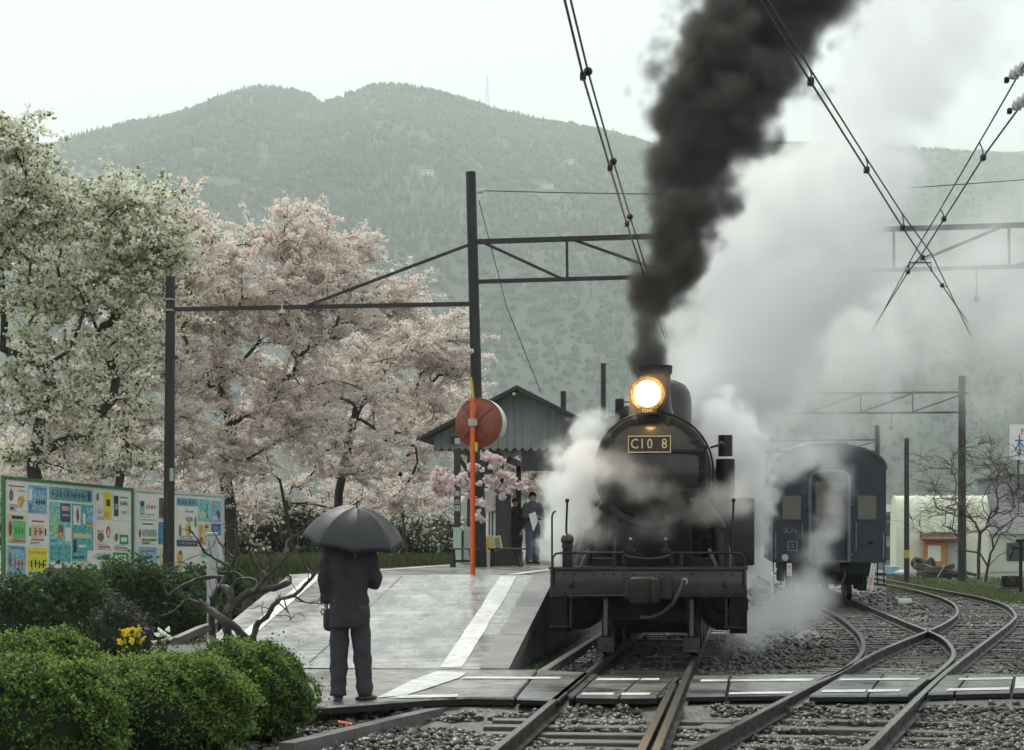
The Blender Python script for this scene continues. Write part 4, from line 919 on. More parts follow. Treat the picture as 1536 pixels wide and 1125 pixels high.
cherry(352, 51, .85, [(352, 812, 0), (345, 760, .1), (335, 700, .1), (345, 640, 0)], [(440, 590, 50.5, 120, 40, 18), (260, 470, 50, 60, 60, 18), (395, 420, 51, 140, 88, 78), (300, 440, 50, 80, 90, 38), (480, 470, 52, 95, 70, 40), (380, 540, 51, 150, 70, 34), (510, 395, 53, 62, 48, 26), (575, 450, 54, 60, 36, 22), (450, 350, 52, 60, 36, 18), (290, 560, 50, 70, 60, 22), (400, 640, 51, 110, 40, 24), (310, 690, 51, 70, 35, 12)],
       'tall pink cherry tree behind the side beam, its crown the highest of the pink ones', 101)
cherry(505, 59, .9, [(505, 815, 0), (508, 740, .1), (520, 680, 0), (530, 630, 0)], [(560, 545, 59, 110, 65, 55), (640, 515, 60, 70, 42, 34), (690, 540, 61, 30, 26, 12), (480, 580, 58, 90, 60, 32), (600, 620, 60, 90, 55, 30), (660, 560, 61, 42, 42, 16), (510, 690, 58, 90, 40, 24), (430, 620, 58, 70, 45, 16), (600, 740, 61, 60, 30, 12)],
       'pink cherry tree with low spreading boughs behind the umbrella, reaching toward the tall pole', 102)
cherry(612, 70, .9, [(612, 822, 0), (602, 760, .1), (600, 700, 0)], [(630, 620, 70, 75, 45, 34), (690, 595, 71, 34, 30, 12), (580, 690, 70, 80, 40, 22), (650, 690, 70, 50, 40, 14)],
       'smaller pink cherry tree farthest back beside the shelter roof', 103)
cherry(170, 47, .7, [(170, 800, 0), (178, 730, 0), (190, 660, .1), (185, 610, .1)], [(230, 520, 47, 90, 70, 34), (150, 600, 47, 110, 60, 26), (260, 660, 48, 80, 60, 22), (60, 640, 47, 80, 50, 20), (275, 380, 47.5, 50, 70, 24), (130, 700, 48, 110, 40, 20)],
       'pink cherry tree with bare dark limbs showing behind the left end of the posters', 104, per=9)
cherry(440, 64, .9, [(440, 818, 0), (430, 770, 0), (420, 720, 0)], [(430, 680, 64, 100, 45, 26), (340, 700, 63, 80, 50, 18), (520, 730, 65, 80, 40, 18)],
       'pink cherry tree half hidden between two taller trunks above the umbrella', 105, per=9)
cherry(775, 84, .95, [(775, 818, 0), (778, 780, 0), (772, 745, 0)], [(772, 712, 84, 52, 38, 20), (800, 690, 85, 40, 30, 10), (740, 745, 84, 30, 25, 8)],
       'small pink cherry tree seen through the open platform shelter', 106, size=.09)
for k_, (px_, Y_, lb_) in enumerate(((325, 60, 'low young cherry filling the gap behind the end of the white poster board'), (480, 72, 'low young cherry on the bank just above the umbrella'), (595, 80, 'low young cherry on the bank left of the shelter eave'))):
    cherry(px_, Y_, .9, [(px_, 818, 0), (px_ + 4, 795, 0), (px_ - 2, 775, 0)], [(px_, 745, Y_, 75, 38, 20), (px_ + 50, 765, Y_, 45, 26, 8)], lb_, 150 + k_, per=8)
cherry(95, 62, .9, [(95, 818, 0), (90, 770, 0), (100, 710, 0)], [(90, 670, 62, 130, 60, 30), (230, 690, 62, 70, 60, 20), (20, 720, 62, 60, 40, 14)],
       'pink cherry tree farthest left, seen low beneath the cream white one', 107, per=9)
b = PX(62, 858, 42); wt = blossom_tree('cherry_tree', b, [off(62, 870, 42, b), off(60, 790, 42, b), off(50, 700, 42, b), off(62, 620, 42, b)],
    [blob(90, 370, 42, 130, 120, b, 85), blob(10, 300, 41.5, 80, 110, b, 46), blob(190, 360, 43, 75, 85, b, 46), blob(60, 500, 42, 170, 90, b, 44), blob(215, 470, 43, 55, 70, b, 22), blob(0, 215, 41, 28, 45, b, 10), blob(30, 590, 41, 90, 50, b, 26), blob(150, 590, 43, 90, 50, b, 22), blob(235, 400, 43, 50, 60, b, 16), blob(110, 680, 42, 110, 35, b, 16)],
    'tall cream white flowering cherry tree with young green leaves at the far left', 'tree', CG, ['petal_cream', 'petal_white', 'young_leaf', 'bronze_leaf'], [.50, .31, .12, .07], 120, petals=(4, 8), per=7, size=.040, spread=.11, density=1.05)[0]
# bare scrub behind the rails on the right
b = PX(1468, 866, 74); blossom_tree('scrub_tree', b, [off(1468, 870, 74, b), off(1468, 835, 74, b), off(1470, 800, 74, b)], [blob(1465, 720, 74, 95, 70, b, 60), blob(1420, 770, 74, 60, 50, b, 24), blob(1520, 740, 74, 50, 80, b, 26)],
    'bare reddish brown bush of many stems beside the right-hand pole', 'bush', None, [], [], 131, twig=1.0, density=2.6, leafname='twigs', rtip=.010)
b = PX(1475, 868, 72); blossom_tree('scrub_tree', b, [off(1478, 872, 72, b), off(1482, 850, 72, b)], [blob(1510, 760, 72, 45, 80, b, 14), blob(1440, 790, 72, 40, 45, b, 10)],
    'dark open bare tree leaning right in front of the white shed', 'tree', None, [], [], 132, twig=.5, density=.3, leafname='dark_twigs', rtip=.016)

# blossom sprays of the young cherry by the orange mirror
b = PX(722, 849, 39.5); blossom_tree('cherry_sapling', b, [off(722, 852, 39.5, b), off(720, 800, 39.5, b), off(716, 750, 39.5, b), off(712, 728, 39.4, b)],
    [blob(664, 722, 39, 32, 18, b, 11), blob(742, 705, 39, 22, 28, b, 10), blob(722, 735, 39, 36, 28, b, 7), blob(660, 730, 39, 14, 8, b, 3), blob(758, 735, 39, 26, 16, b, 6), blob(715, 770, 39, 20, 14, b, 3)],
    'young cherry with loose bright pink blossom just behind the orange mirror post', 'tree', None, ['petal_rose', 'petal_white'], [.75, .25], 140, per=2.2, size=.042, spread=.05, twig=.18, density=.55, rtip=.006)

# the gnarled leafless garden tree left of the man
YB = 21.0; b = PX(350, 1040, YB); gt = empty('garden_tree', b, 0, 'gnarled leafless pruned tree between the posters and the man with the umbrella', 'tree')
rs = np.random.RandomState(55)
def limb(pts, r0, r1, dy=0.0, k=2):
    P = np.array([list(PX(x, y, YB + dy + .12 * math.sin(i * 1.7)) - b) for i, (x, y) in enumerate(pts)]); P = resample(P, .05); P = P + rs.randn(*P.shape) * .004
    return P, np.linspace(r0 * .85, r1 * .85, len(P)) * (1 + .10 * rs.randn(len(P)))
L1 = [([(385, 1030), (372, 975), (360, 948), (335, 930), (310, 912), (297, 903)], .075, .05, -.1), ([(352, 1035), (345, 985), (340, 940), (341, 915), (350, 905), (375, 890), (410, 882), (434, 874)], .07, .04, 0),
      ([(372, 990), (385, 940), (400, 925), (415, 903), (440, 893), (452, 884), (470, 863), (492, 835)], .045, .010, -.3), ([(440, 893), (456, 903), (484, 905)], .016, .007, -.3), ([(325, 1035), (321, 985), (318, 930), (321, 892), (335, 870), (345, 850), (356, 828), (352, 795)], .06, .010, .2),
      ([(318, 915), (326, 886), (342, 884), (345, 905), (340, 930)], .05, .05, .1), ([(338, 866), (305, 866), (275, 878), (250, 893)], .03, .010, .3), ([(345, 850), (310, 830), (296, 810), (284, 792)], .022, .007, .2), ([(378, 889), (396, 869), (411, 855), (426, 838), (431, 812), (450, 800), (472, 783)], .022, .006, -.1),
      ([(402, 864), (386, 850), (375, 833), (372, 806)], .014, .006, 0), ([(397, 868), (405, 858), (434, 832), (455, 822)], .014, .006, .1), ([(470, 863), (456, 845), (450, 822)], .012, .005, -.3), ([(452, 884), (480, 856), (500, 842)], .010, .004, -.3), ([(352, 838), (330, 815), (318, 790)], .012, .005, .2), ([(300, 868), (285, 850), (270, 842)], .012, .005, .3),
      ([(300, 905), (280, 900), (262, 915), (240, 925)], .020, .006, -.1), ([(434, 876), (436, 868), (430, 860)], .02, .012, 0), ([(410, 882), (404, 860), (406, 842), (396, 815)], .012, .005, 0), ([(340, 905), (355, 870), (385, 872), (375, 890)], .018, .012, .1), ([(330, 860), (352, 858), (372, 872), (378, 888)], .012, .010, .2), ([(415, 903), (430, 915), (436, 930)], .010, .004, -.2)]
mb = MB(); tw = MB()
for pts, r0, r1, dy in L1:
    P, rr = limb(pts, r0, r1, dy); mb.tube([tuple(p) for p in P], list(np.abs(rr)), 8)
    for i in range(len(P) // 3, len(P)):
        if rs.rand() < (.5 if r1 < .011 else .10):
            p = P[i]; d = rs.randn(3); d[2] = abs(d[2]) * 1.1 + .15; d /= np.linalg.norm(d)
            for seg in range(2):
                L_ = rs.uniform(.06, .16); e = p + d * L_; tw.tube([tuple(p), tuple((p + e) / 2 + rs.randn(3) * .012), tuple(e)], [.0055, .004, .0025], 4, caps=False); p = e; d = d + rs.randn(3) * .5; d[2] += .15; d /= np.linalg.norm(d)
mb.build('trunk', M['bark_bush'], gt, True, 0); tw.build('twigs', M['bark_bush'], gt)['kind'] = 'stuff'

# clipped shrubs
def shrub(name, px, Y, rx, ry, top, zb, label, cat, group, mats, probs, seed, n=7000, size=.024, lumps=.09, ragged=.03, gaps=0.0):
    rs = np.random.RandomState(seed); X = (px - 768) / 3000 * Y; r = empty(name, (X, Y, zb), 0, label, cat, group); H = top - zb
    def surf(d):
        q = 1 + lumps * (np.sin(d[:, 0] * 5 + seed) * np.cos(d[:, 1] * 4.3 + seed * 2) + .7 * np.sin(d[:, 2] * 7 + d[:, 0] * 6 + seed * 3)) + .05 * np.sin(d[:, 0] * 17 + d[:, 2] * 13 + seed)
        e = np.sign(d) * np.abs(d) ** .82; e = e / np.maximum(np.linalg.norm(e, axis=1), .85)[:, None]
        return np.stack([e[:, 0] * rx * q, e[:, 1] * ry * q, H * .42 + e[:, 2] * H * .58 * q], 1)
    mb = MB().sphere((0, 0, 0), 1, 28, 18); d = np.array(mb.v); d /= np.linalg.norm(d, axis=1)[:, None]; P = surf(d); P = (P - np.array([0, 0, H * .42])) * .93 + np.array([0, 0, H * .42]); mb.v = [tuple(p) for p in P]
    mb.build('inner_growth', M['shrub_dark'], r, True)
    d = rs.randn(n, 3); d[:, 2] = np.where(d[:, 2] < -.6, -d[:, 2], d[:, 2]); d /= np.linalg.norm(d, axis=1)[:, None]
    P = surf(d) * (1 + ragged * rs.randn(n, 1)); P = P + d * (np.abs(rs.randn(n, 1)) * .05) * (rs.rand(n, 1) < .05) + d * .035 * np.maximum(0, vnoise(P[:, 0] * 3, P[:, 2] * 3 + P[:, 1] * 2, .2, seed + 5))[:, None]; nz = vnoise(P[:, 0] + seed, P[:, 2] * 1.4 + P[:, 1], .16, seed) + .5 * vnoise(P[:, 0] * 2.1, P[:, 2] * 2 + seed, .12, seed + 1)
    keep = nz > -.34 + gaps; P = P[keep]; nz = nz[keep]; P[:, 2] = np.maximum(P[:, 2], .02)
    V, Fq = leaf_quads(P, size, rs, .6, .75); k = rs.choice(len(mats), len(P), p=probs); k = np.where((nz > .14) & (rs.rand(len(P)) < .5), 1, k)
    np_mesh('foliage', V, Fq, [M[m] for m in mats], k, r)
    tw = MB()
    for i in range(26):
        a = rs.rand() * 6.28; q = np.array([[math.cos(a) * .8, math.sin(a) * .8, rs.uniform(.1, .9)]]); q /= np.linalg.norm(q); e = surf(q)[0] * 1.06; tw.tube([(0, 0, .02), tuple(e * .5 + np.array([0, 0, .03])), tuple(e)], [.012, .007, .002], 4, caps=False)
    tw.build('stems', M['bark_bush'], r); return r
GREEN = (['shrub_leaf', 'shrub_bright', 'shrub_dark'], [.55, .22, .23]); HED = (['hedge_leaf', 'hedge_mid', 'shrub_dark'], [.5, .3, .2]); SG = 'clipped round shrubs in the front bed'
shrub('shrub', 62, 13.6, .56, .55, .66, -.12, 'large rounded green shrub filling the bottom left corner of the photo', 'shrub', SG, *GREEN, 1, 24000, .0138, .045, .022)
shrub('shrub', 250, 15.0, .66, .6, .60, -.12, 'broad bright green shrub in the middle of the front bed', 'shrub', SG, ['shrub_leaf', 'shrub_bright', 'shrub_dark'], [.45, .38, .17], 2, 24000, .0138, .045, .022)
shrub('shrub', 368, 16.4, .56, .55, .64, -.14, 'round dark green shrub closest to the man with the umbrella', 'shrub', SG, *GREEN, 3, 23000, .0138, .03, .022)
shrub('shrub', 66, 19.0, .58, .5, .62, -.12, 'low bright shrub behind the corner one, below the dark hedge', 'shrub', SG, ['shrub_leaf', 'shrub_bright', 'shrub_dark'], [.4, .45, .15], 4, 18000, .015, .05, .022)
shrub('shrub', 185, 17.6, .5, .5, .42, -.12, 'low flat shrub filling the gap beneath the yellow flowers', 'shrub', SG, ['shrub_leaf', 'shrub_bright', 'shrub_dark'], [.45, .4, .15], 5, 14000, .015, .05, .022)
shrub('hedge_bush', 62, 29.5, 1.0, .8, .98, -.12, 'dark loose hedge bush right under the left posters', 'hedge', 'dark hedge bushes under the posters', *HED, 6, 9000, .035, .13, .06)
shrub('hedge_bush', 205, 32.5, 1.15, .8, 1.08, -.12, 'dark hedge bush under the green posters beside the wooden pole', 'hedge', 'dark hedge bushes under the posters', *HED, 7, 9000, .035, .15, .07)
shrub('hedge_bush', 318, 36.0, .55, .6, .98, -.12, 'small dark evergreen bush between the wooden pole and the pale post', 'hedge', 'dark hedge bushes under the posters', *HED, 8, 5000, .04, .15, .08)
shrub('heather_shrub', 178, 26.5, .36, .35, .62, -.12, 'dull reddish brown bare shrub in front of the dark hedge', 'shrub', None, ['bark_brown', 'hedge_leaf', 'bark'], [.6, .15, .25], 9, 3500, .02, .2, .12)
def flower_plant(px, py, Y, petal, label, seed, n=26, w=.14, h=.2):
    rs = np.random.RandomState(seed); p = PX(px, py, Y); zb = -.1; r = empty('flower_plant', (p.x, Y, zb), 0, label, 'flowers'); H = p.z - zb; st = MB(); Pt = []; Lf = []
    for i in range(n):
        a = rs.rand() * 6.28; q = np.sqrt(rs.rand()); e = np.array([math.cos(a) * w * q, math.sin(a) * w * q, H + rs.uniform(-.10, .07)]); st.tube([(e[0] * .3, e[1] * .3, 0), tuple(e * .6), tuple(e)], [.005, .004, .003], 4, caps=False)
        Pt += [e + rs.randn(3) * .012 for _ in range(7)]; Lf += [e * rs.uniform(.2, .8) + rs.randn(3) * .04 for _ in range(8)]
    st.build('stems', M['shrub_dark'], r); V, Fq = leaf_quads(np.array(Pt), .022, rs, 1.0); np_mesh('petals', V, Fq, M[petal], None, r); V, Fq = leaf_quads(np.array(Lf), .03, rs, .4, .5); np_mesh('leaves', V, Fq, M['hedge_leaf'], None, r)
flower_plant(197, 951, 23.0, 'yellow_petal', 'clump of yellow flowers blooming behind the clipped shrubs', 1)
flower_plant(243, 952, 23.4, 'petal_white', 'clump of white flowers at the foot of the wooden pole', 2, 16, .10)
flower_plant(222, 950, 23.2, 'purple_petal', 'small dark purple flowers between the yellow and white clumps', 3, 14, .08)

# grass
def grass_patch(name, regions, label, seed, zf=gz, mats=('grass', 'grass_dark', 'grass_dry'), probs=(.5, .3, .2)):
    rs = np.random.RandomState(seed); V = []; K = []
    for (f, n, h0, h1) in regions:
        X, Y = f(rs, n); Z = zf(X, Y); a = rs.rand(n) * 6.28; h = rs.uniform(h0, h1, n); w = h * .07 + .006; lean = rs.randn(n, 2) * .35 * h[:, None]
        v = np.stack([np.stack([X - w * np.cos(a), Y - w * np.sin(a), Z - .02], 1), np.stack([X + w * np.cos(a), Y + w * np.sin(a), Z - .02], 1), np.stack([X + lean[:, 0], Y + lean[:, 1], Z + h], 1)], 1); V.append(v.reshape(-1, 3)); K.append(rs.choice(len(mats), n, p=probs))
    V = np.concatenate(V); o = np_mesh(name, V, np.arange(len(V)).reshape(-1, 3), [M[m] for m in mats], np.concatenate(K)); return tag(o, label, 'grass', kind='stuff')
def rect(v0, v1, u0, u1):
    def f(rs, n):
        v = rs.uniform(v0, v1, n); u = rs.uniform(u0, u1, n); return TO.x + TD.x * u + TN.x * v, TO.y + TD.y * u + TN.y * v
    return f
grass_patch('grass', [(rect(-16, -5.7, 43, 62), 26000, .12, .38), (rect(-15, -5.75, 30, 43), 5000, .06, .2)], 'rough green grass on the bank beyond the platform', 12)
def right_bank(rs, n):
    t = rs.rand(n); x = 1330 + 260 * t; y = 872 + 18 * t + rs.rand(n) * 26 - 12; Y = 3000 * 1.5 / (y - 818); return (x - 768) / 3000 * Y, Y
grass_patch('grass', [(right_bank, 16000, .05, .2)], 'bright short grass along the outside of the curving right track', 13, probs=(.6, .2, .2))
grass_patch('grass', [(rect(-1.48, -1.2, 22.7, 27.5), 1300, .04, .13), (rect(-4.9, -2.2, 15.2, 18.3), 900, .03, .10)], 'small weeds at the foot of the platform ramp', 14, mats=('grass', 'shrub_bright', 'grass_dark'))
# ------------------------------------------------------------------ overhead line gantries
def wood_pole(parent, a, b, r0, r1=None):
    k = 9; a, b = Vector(a), Vector(b); mb = MB().tube([a.lerp(b, i / k) for i in range(k + 1)], [r0 + ((r1 or r0 * .8) - r0) * i / k for i in range(k + 1)], 12)
    return mb.build('pole', M['wood_pole'], parent, True)
def truss_gantry(label, v0, u, zt, zb, xs, span_end, poles, px_w=.09, flip=None):
    """xs: local x of the upright members; the chords run from 0 to span_end"""
    r = empty('line_gantry', TP(v0, u, 0), -TA, label, 'gantry', 'overhead line gantries across the tracks'); B_ = M['beam_iron']
    MB().bar((.1, 0, zt), (span_end, 0, zt), .07, px_w).build('top_chord', B_, r); MB().bar((.1, 0, zb), (span_end, 0, zb), .06, px_w * .8).build('bottom_chord', B_, r)
    for i, x in enumerate(xs):
        MB().bar((x, -.03, zb), (x, -.03, zt), .05, .06).build('upright', B_, r)
    prev = .15
    for i, x in enumerate(xs):
        down = flip is None or x <= flip
        MB().bar((prev + .08, .03, zt if down else zb), (x - .08, .03, zb if down else zt), .05, .055).build('diagonal', B_, r); prev = x
    for p in poles: wood_pole(r, *p)
    return r
# nearest gantry: pole on the platform, a shorter pole in the garden joined by a side beam
u1 = 40.3; v1 = vu(-.747, 40.0)[0]; u1 = vu(-.747, 40.0)[1]
G1 = truss_gantry('nearest line gantry, its tall wooden pole rising beside the orange mirror', v1, u1, 7.50, 6.70, [1.95, 4.2, 6.4, 8.35, 10.55, 12.6], 12.9,
    [((.142, 0, .95), (.036, 0, 8.9), .118, .10), ((12.9, 0, -.2), (12.9, 0, 8.9), .13, .11)], .10, 7.0)
G1.rotation_euler.y = -.013; W1 = G1.matrix_basis.inverted()
pa = W1 @ PX(252, 940, 40.6); pb = W1 @ PX(256, 415, 40.6)
wood_pole(G1, (pa.x, pa.y, -.3), (pb.x, pb.y, pb.z), .125, .095)
q0 = W1 @ PX(262, 464, 40.6); q1 = W1 @ PX(705, 456, 40.0); MB().bar(q0, q1, .055, .085).build('side_beam', M['beam_iron'], G1)
q2 = W1 @ PX(462, 458, 40.3); q3 = W1 @ PX(704, 367, 40.0); MB().bar(q2, q3, .05, .055).build('side_brace', M['beam_iron'], G1)
mb = MB()
for (px, py) in ((250, 450), (250, 466)):
    c = W1 @ PX(254, py, 40.6); mb.lathe([(.118, -.02), (.122, 0), (.118, .02)], c, (0, 0, 1), 12)
mb.build('pole_band', M['steel'], G1)
c = W1 @ PX(257.5, 712, 40.45); MB().box(c, (.075, .02, .26)).build('pole_plate', M['grey_paint'], G1)
for i, (px, py) in enumerate(((722, 286), (706, 527))):
    c = W1 @ PX(px, py, 39.8); ins = MB().lathe([(.02, -.07), (.06, -.05), (.035, -.02), (.065, .0), (.035, .03), (.05, .05), (.01, .07)], c, (1, -.4, .2), 12); ins.bar(c, W1 @ PX(713, py + 4, 40.0), .025); ins.build('insulator', M['porcelain'], G1, True)
for px in (423, 857):
    c = W1 @ PX(px if px < 500 else 856, 470 if px < 500 else 424, 40.3); d = MB().lathe([(.012, .2), (.015, .1), (.06, .04), (.085, .0), (.03, -.02)], c, (0, 0, 1), 12)
    if px < 500: d.build('beam_lamp', M['grey_paint'], G1, True)
for px in (1292, 1465):
    a = W1 @ PX(px, 404, 38.9); b2 = W1 @ PX(px, 448, 38.9); d = MB().bar(a, b2, .035); d.lathe([(.02, -.06), (.07, -.04), (.04, 0), (.07, .03), (.02, .06)], b2, (0, 0, 1), 10); d.build('drop_arm', M['beam_iron'], G1)
MB().tube([W1 @ PX(718, 300, 40), W1 @ PX(760, 460, 42), W1 @ PX(812, 590, 45.5)], .008, 5).build('guy_wire', M['wire'], G1)
# second and third gantries
p2 = PX(1443, 865, 80); v2, u2 = vu(p2.x, p2.y)
G2 = truss_gantry('second line gantry beyond the coach, with its thick pole at the right', v2, u2, 7.55, 6.75, [-1.95, -4.0, -6.1, -8.3, -10.4], -12.8, [((0, 0, .0), (0, 0, 8.2), .175, .14), ((-12.8, 0, -.2), (-12.8, 0, 8.2), .16, .13)], .085)
p3 = PX(1316, 870, 118); v3, u3 = vu(p3.x, p3.y)
G3 = truss_gantry('third line gantry peeping over the coach roof', v3, u3, 7.65, 7.0, [-2.0, -4.2, -6.4, -8.6], -12, [((0, 0, .0), (0, 0, 8.5), .17, .14), ((-12, 0, -.2), (-12, 0, 8.5), .17, .14)], .09)
q = W1 @ PX(0, 0, 1); W2 = G2.matrix_basis.inverted(); a = W2 @ PX(1337, 618, 78.5); b2 = W2 @ PX(1337, 640, 78.5); d = MB().bar(a, b2, .04); d.lathe([(.02, -.08), (.1, -.05), (.02, .05)], b2, (0, 0, 1), 10); d.build('drop_arm', M['beam_iron'], G2)
def lone_pole(px, ytop, ybase, Y, w, label, group='plain wooden poles'):
    p = PX(px, ybase, Y); t = PX(px, ytop, Y); r = empty('wooden_pole', (p.x, Y, p.z), 0, label, 'pole', group); H = t.z - p.z
    wood_pole(r, (0, 0, -.3), (0, 0, H), w / 2 * Y / 3000, w / 2 * Y / 3000 * .85); return r
lp = lone_pole(1360, 657, 864, 84, 8.5, 'slim rust-streaked pole between the coach and the white shed')
MB().lathe([(.125, 0), (.125, .35)], (0, 0, .75), (0, 0, 1), 12).build('yellow_band', mat('faded_yellow_band', (.45, .33, .04), None, rough=.6), lp)
lp = lone_pole(905, 545, 850, 66, 9, 'tall dark pole between the shelter roof and the chimney'); MB().bar((0, 0, 4.5), (.75, 0, 4.7), .05).build('bracket_arm', M['beam_iron'], lp)
lone_pole(845, 587, 850, 60, 10, 'short dark post sticking up behind the shelter roof')
# ------------------------------------------------------------------ overhead wires
def wire_pair(name, A_, B_, label, droppers, gap=.0, balls=False, rad=.012, ext=(0, 0)):
    """A_, B_: lists of (px, py, Y) of the upper and the lower wire"""
    a = [PX(*p) for p in A_]; b = [PX(*p) for p in B_]; r = empty(name, a[0], 0, label, 'overhead wire', 'pairs of overhead line wires')
    L_ = lambda pts: [p - a[0] for p in pts]
    def long(pts):
        pts = L_(pts); d0 = (pts[0] - pts[1]).normalized(); d1 = (pts[-1] - pts[-2]).normalized(); return [pts[0] + d0 * ext[0]] + pts + [pts[-1] + d1 * ext[1]]
    la, lb = long(a), long(b)
    MB().tube(la, rad, 6).build('messenger_wire', M['wire'], r); MB().tube(lb, rad * 1.15, 6).build('contact_wire', M['wire'], r)
    def at(line, Y):
        ys = [p.y + a[0].y for p in line]
        for i in range(len(line) - 1):
            if (ys[i] - Y) * (ys[i + 1] - Y) <= 0 and ys[i] != ys[i + 1]: return line[i].lerp(line[i + 1], (Y - ys[i]) / (ys[i + 1] - ys[i]))
        return line[-1]
    for Y in droppers:
        p, q = at(la, Y), at(lb, Y); h = MB().tube([p, (p + q) / 2 + Vector((.015, 0, 0)), q], .007, 5); h.bbox(q, (.05, .09, .06), .012); 
        if balls: h.sphere(p, .036, 10, 8)
        h.build('dropper', M['wire'], r)
    return r
wire_pair('overhead_wire', [(856, 0, 13.8), (882, 107, 15.6), (920, 242, 19.0), (945, 325, 22.6), (962, 380, 26.0)], [(847, 0, 13.9), (876, 120, 15.7), (916, 255, 19.1), (941, 338, 22.7), (960, 395, 26.1)], 'pair of wires over the near track, running down into the dark smoke', [15.6, 19.0, 22.6], balls=True, rad=.0088, ext=(9, 30))
wire_pair('overhead_wire', [(1152, 0, 13.9), (1213, 100, 15.9), (1298, 235, 19.6), (1353, 320, 22.9), (1398, 382, 26.4), (1440, 470, 33.5)], [(1140, 0, 13.8), (1213, 118, 15.8), (1298, 252, 19.5), (1353, 340, 22.8), (1383, 385, 26.2), (1432, 455, 33.0)], 'pair of wires slanting from the smoke down to the right', [15.9, 19.6, 22.9, 26.3, 30.0], rad=.0088, ext=(9, 4))
W3 = wire_pair('overhead_wire', [(1526, 115, 17.2), (1480, 195, 19.2), (1408, 318, 24.0), (1378, 368, 26.2), (1318, 480, 34.5)], [(1530, 160, 17.5), (1480, 228, 19.5), (1410, 338, 24.3), (1381, 384, 26.5), (1362, 408, 28.0), (1316, 482, 35.5)], 'pair of wires slanting from the upper right edge down to the left', [19.8, 23.8, 28.0], rad=.0085, ext=(6, 4))
o3 = W3.location
for (px, py, Y) in ((1530, 105, 17.0), (1534, 152, 17.3)):
    c = PX(px, py, Y) - o3; ax = Vector((.5, -.6, .35)); k = MB().lathe([(.012, -.12), (.03, -.1), (.055, -.06), (.035, -.04), (.06, -.01), (.035, .01), (.055, .05), (.02, .09), (.012, .12)], c, ax, 14); k.build('strain_insulator', M['porcelain'], W3, True)
    k = MB().bbox(c - ax.normalized() * .15, (.04, .05, .05), .01); k.bbox(c + ax.normalized() * .15, (.04, .05, .05), .01); k.build('wire_clamp', M['iron'], W3)
k = MB().tube([PX(1363, 408, 27.0) - o3, PX(1364, 394, 27.0) - o3, PX(1396, 394, 27.0) - o3, PX(1397, 408, 27.0) - o3], .010, 6); k.build('crossing_clamp', M['wire'], W3)
fw = [PX(722, 286, 39.9), PX(840, 289, 40), PX(960, 291, 40), PX(1150, 292, 40), PX(1350, 283, 40), PX(1560, 268, 40)]
r = empty('feeder_wire', fw[0], 0, 'thin wire strung level from the top of the tall pole across the smoke', 'overhead wire'); MB().tube([p - fw[0] for p in fw], .010, 5).build('wire_strand', M['wire'], r)

# ------------------------------------------------------------------ platform shelter
M['gable_wood'] = mat('weathered_grey_boards', (.17, .185, .175), (.29, .305, .29), 2.2, .5, .7, bump=.25, bscale=20, stretch=(6, 6, .5))
M['shelter_dark'] = mat('dark_shelter_wood', (.015, .014, .013), (.035, .033, .031), 4, .5, .7, bump=.3, bscale=20)
M['roof_dark'] = mat('dark_roofing', (.03, .03, .031), (.055, .055, .056), 4, .4, .6, bump=.2)
sx_, sy_ = PX(775, 818, 46.0).x, 46.0; sh = empty('platform_shelter', (sx_, sy_, 1.0), -TA, 'gabled wooden platform shelter with weathered boards and a dark roof', 'shelter')
hw, zr, ze, LN = 2.2, 4.12, 2.98, 15.0
for s in (-1, 1):
    MB().add([(0, 0, zr), (s * (hw + .06), 0, ze - .03), (s * (hw + .06), LN, ze - .03), (0, LN, zr), (0, 0, zr - .10), (s * (hw + .06), 0, ze - .13), (s * (hw + .06), LN, ze - .13), (0, LN, zr - .10)], [(0, 1, 2, 3), (7, 6, 5, 4), (0, 4, 5, 1), (1, 5, 6, 2), (2, 6, 7, 3), (3, 7, 4, 0)]).build('roof', M['roof_dark'], sh)
    MB().bar((0, -.04, zr - .08), (s * (hw + .08), -.04, ze - .11), .06, .17, up=(0, 1, 0)).build('bargeboard', M['shelter_dark'], sh)
MB().sphere((-.05, -.1, zr - .22), .045, 10, 8).build('gable_lamp', M['brass'], sh)
nb = 21
for i in range(nb):
    x0 = -2.0 + i * 4.0 / nb; x1 = x0 + 4.0 / nb - .008; yb = .45 + random.uniform(0, .012)
    t0 = zr - .12 - abs(x0) * (zr - ze) / hw; t1 = zr - .12 - abs(x1) * (zr - ze) / hw; zb_ = 2.70 + random.uniform(-.01, .01); xm = (x0 + x1) / 2
    if min(t0, t1) < zb_ + .02: continue
    MB().extrude([(x0, zb_), (xm, zb_ - .085), (x1, zb_), (x1, t1)] + ([(0, zr - .12)] if x0 < 0 < x1 else []) + [(x0, t0)], yb, yb + .022).build('board', M['gable_wood'], sh)
MB().bar((-2.0, .55, 2.72), (2.0, .55, 2.72), .12, .16).build('tie_beam', M['shelter_dark'], sh)
MB().box((.52, .62, 2.4), (.95, .05, .48)).build('hanging_panel', M['black_paint'], sh)
for x, y, w in ((-1.18, .7, .12), (-.82, .9, .30), (1.35, .7, .14), (-1.5, 5, .14), (1.4, 5, .14), (-1.5, 9.5, .14), (1.4, 9.5, .14), (-1.5, 14, .14), (1.4, 14, .14)): MB().box((x, y, 1.42), (w, w * .8 if w > .2 else w, 2.84)).build('post', M['shelter_dark'], sh)
for x in (-1.5, 1.4): MB().bar((x, .3, 2.88), (x, 14.6, 2.88), .14, .16).build('wall_plate', M['shelter_dark'], sh)
MB().bar((-.72, .8, 1.9), (-.25, .8, 2.68), .08, .1).build('knee_brace', M['gable_wood'], sh); MB().bar((-1.12, .7, 2.0), (-1.55, .7, 2.66), .07, .09).build('knee_brace', M['shelter_dark'], sh)
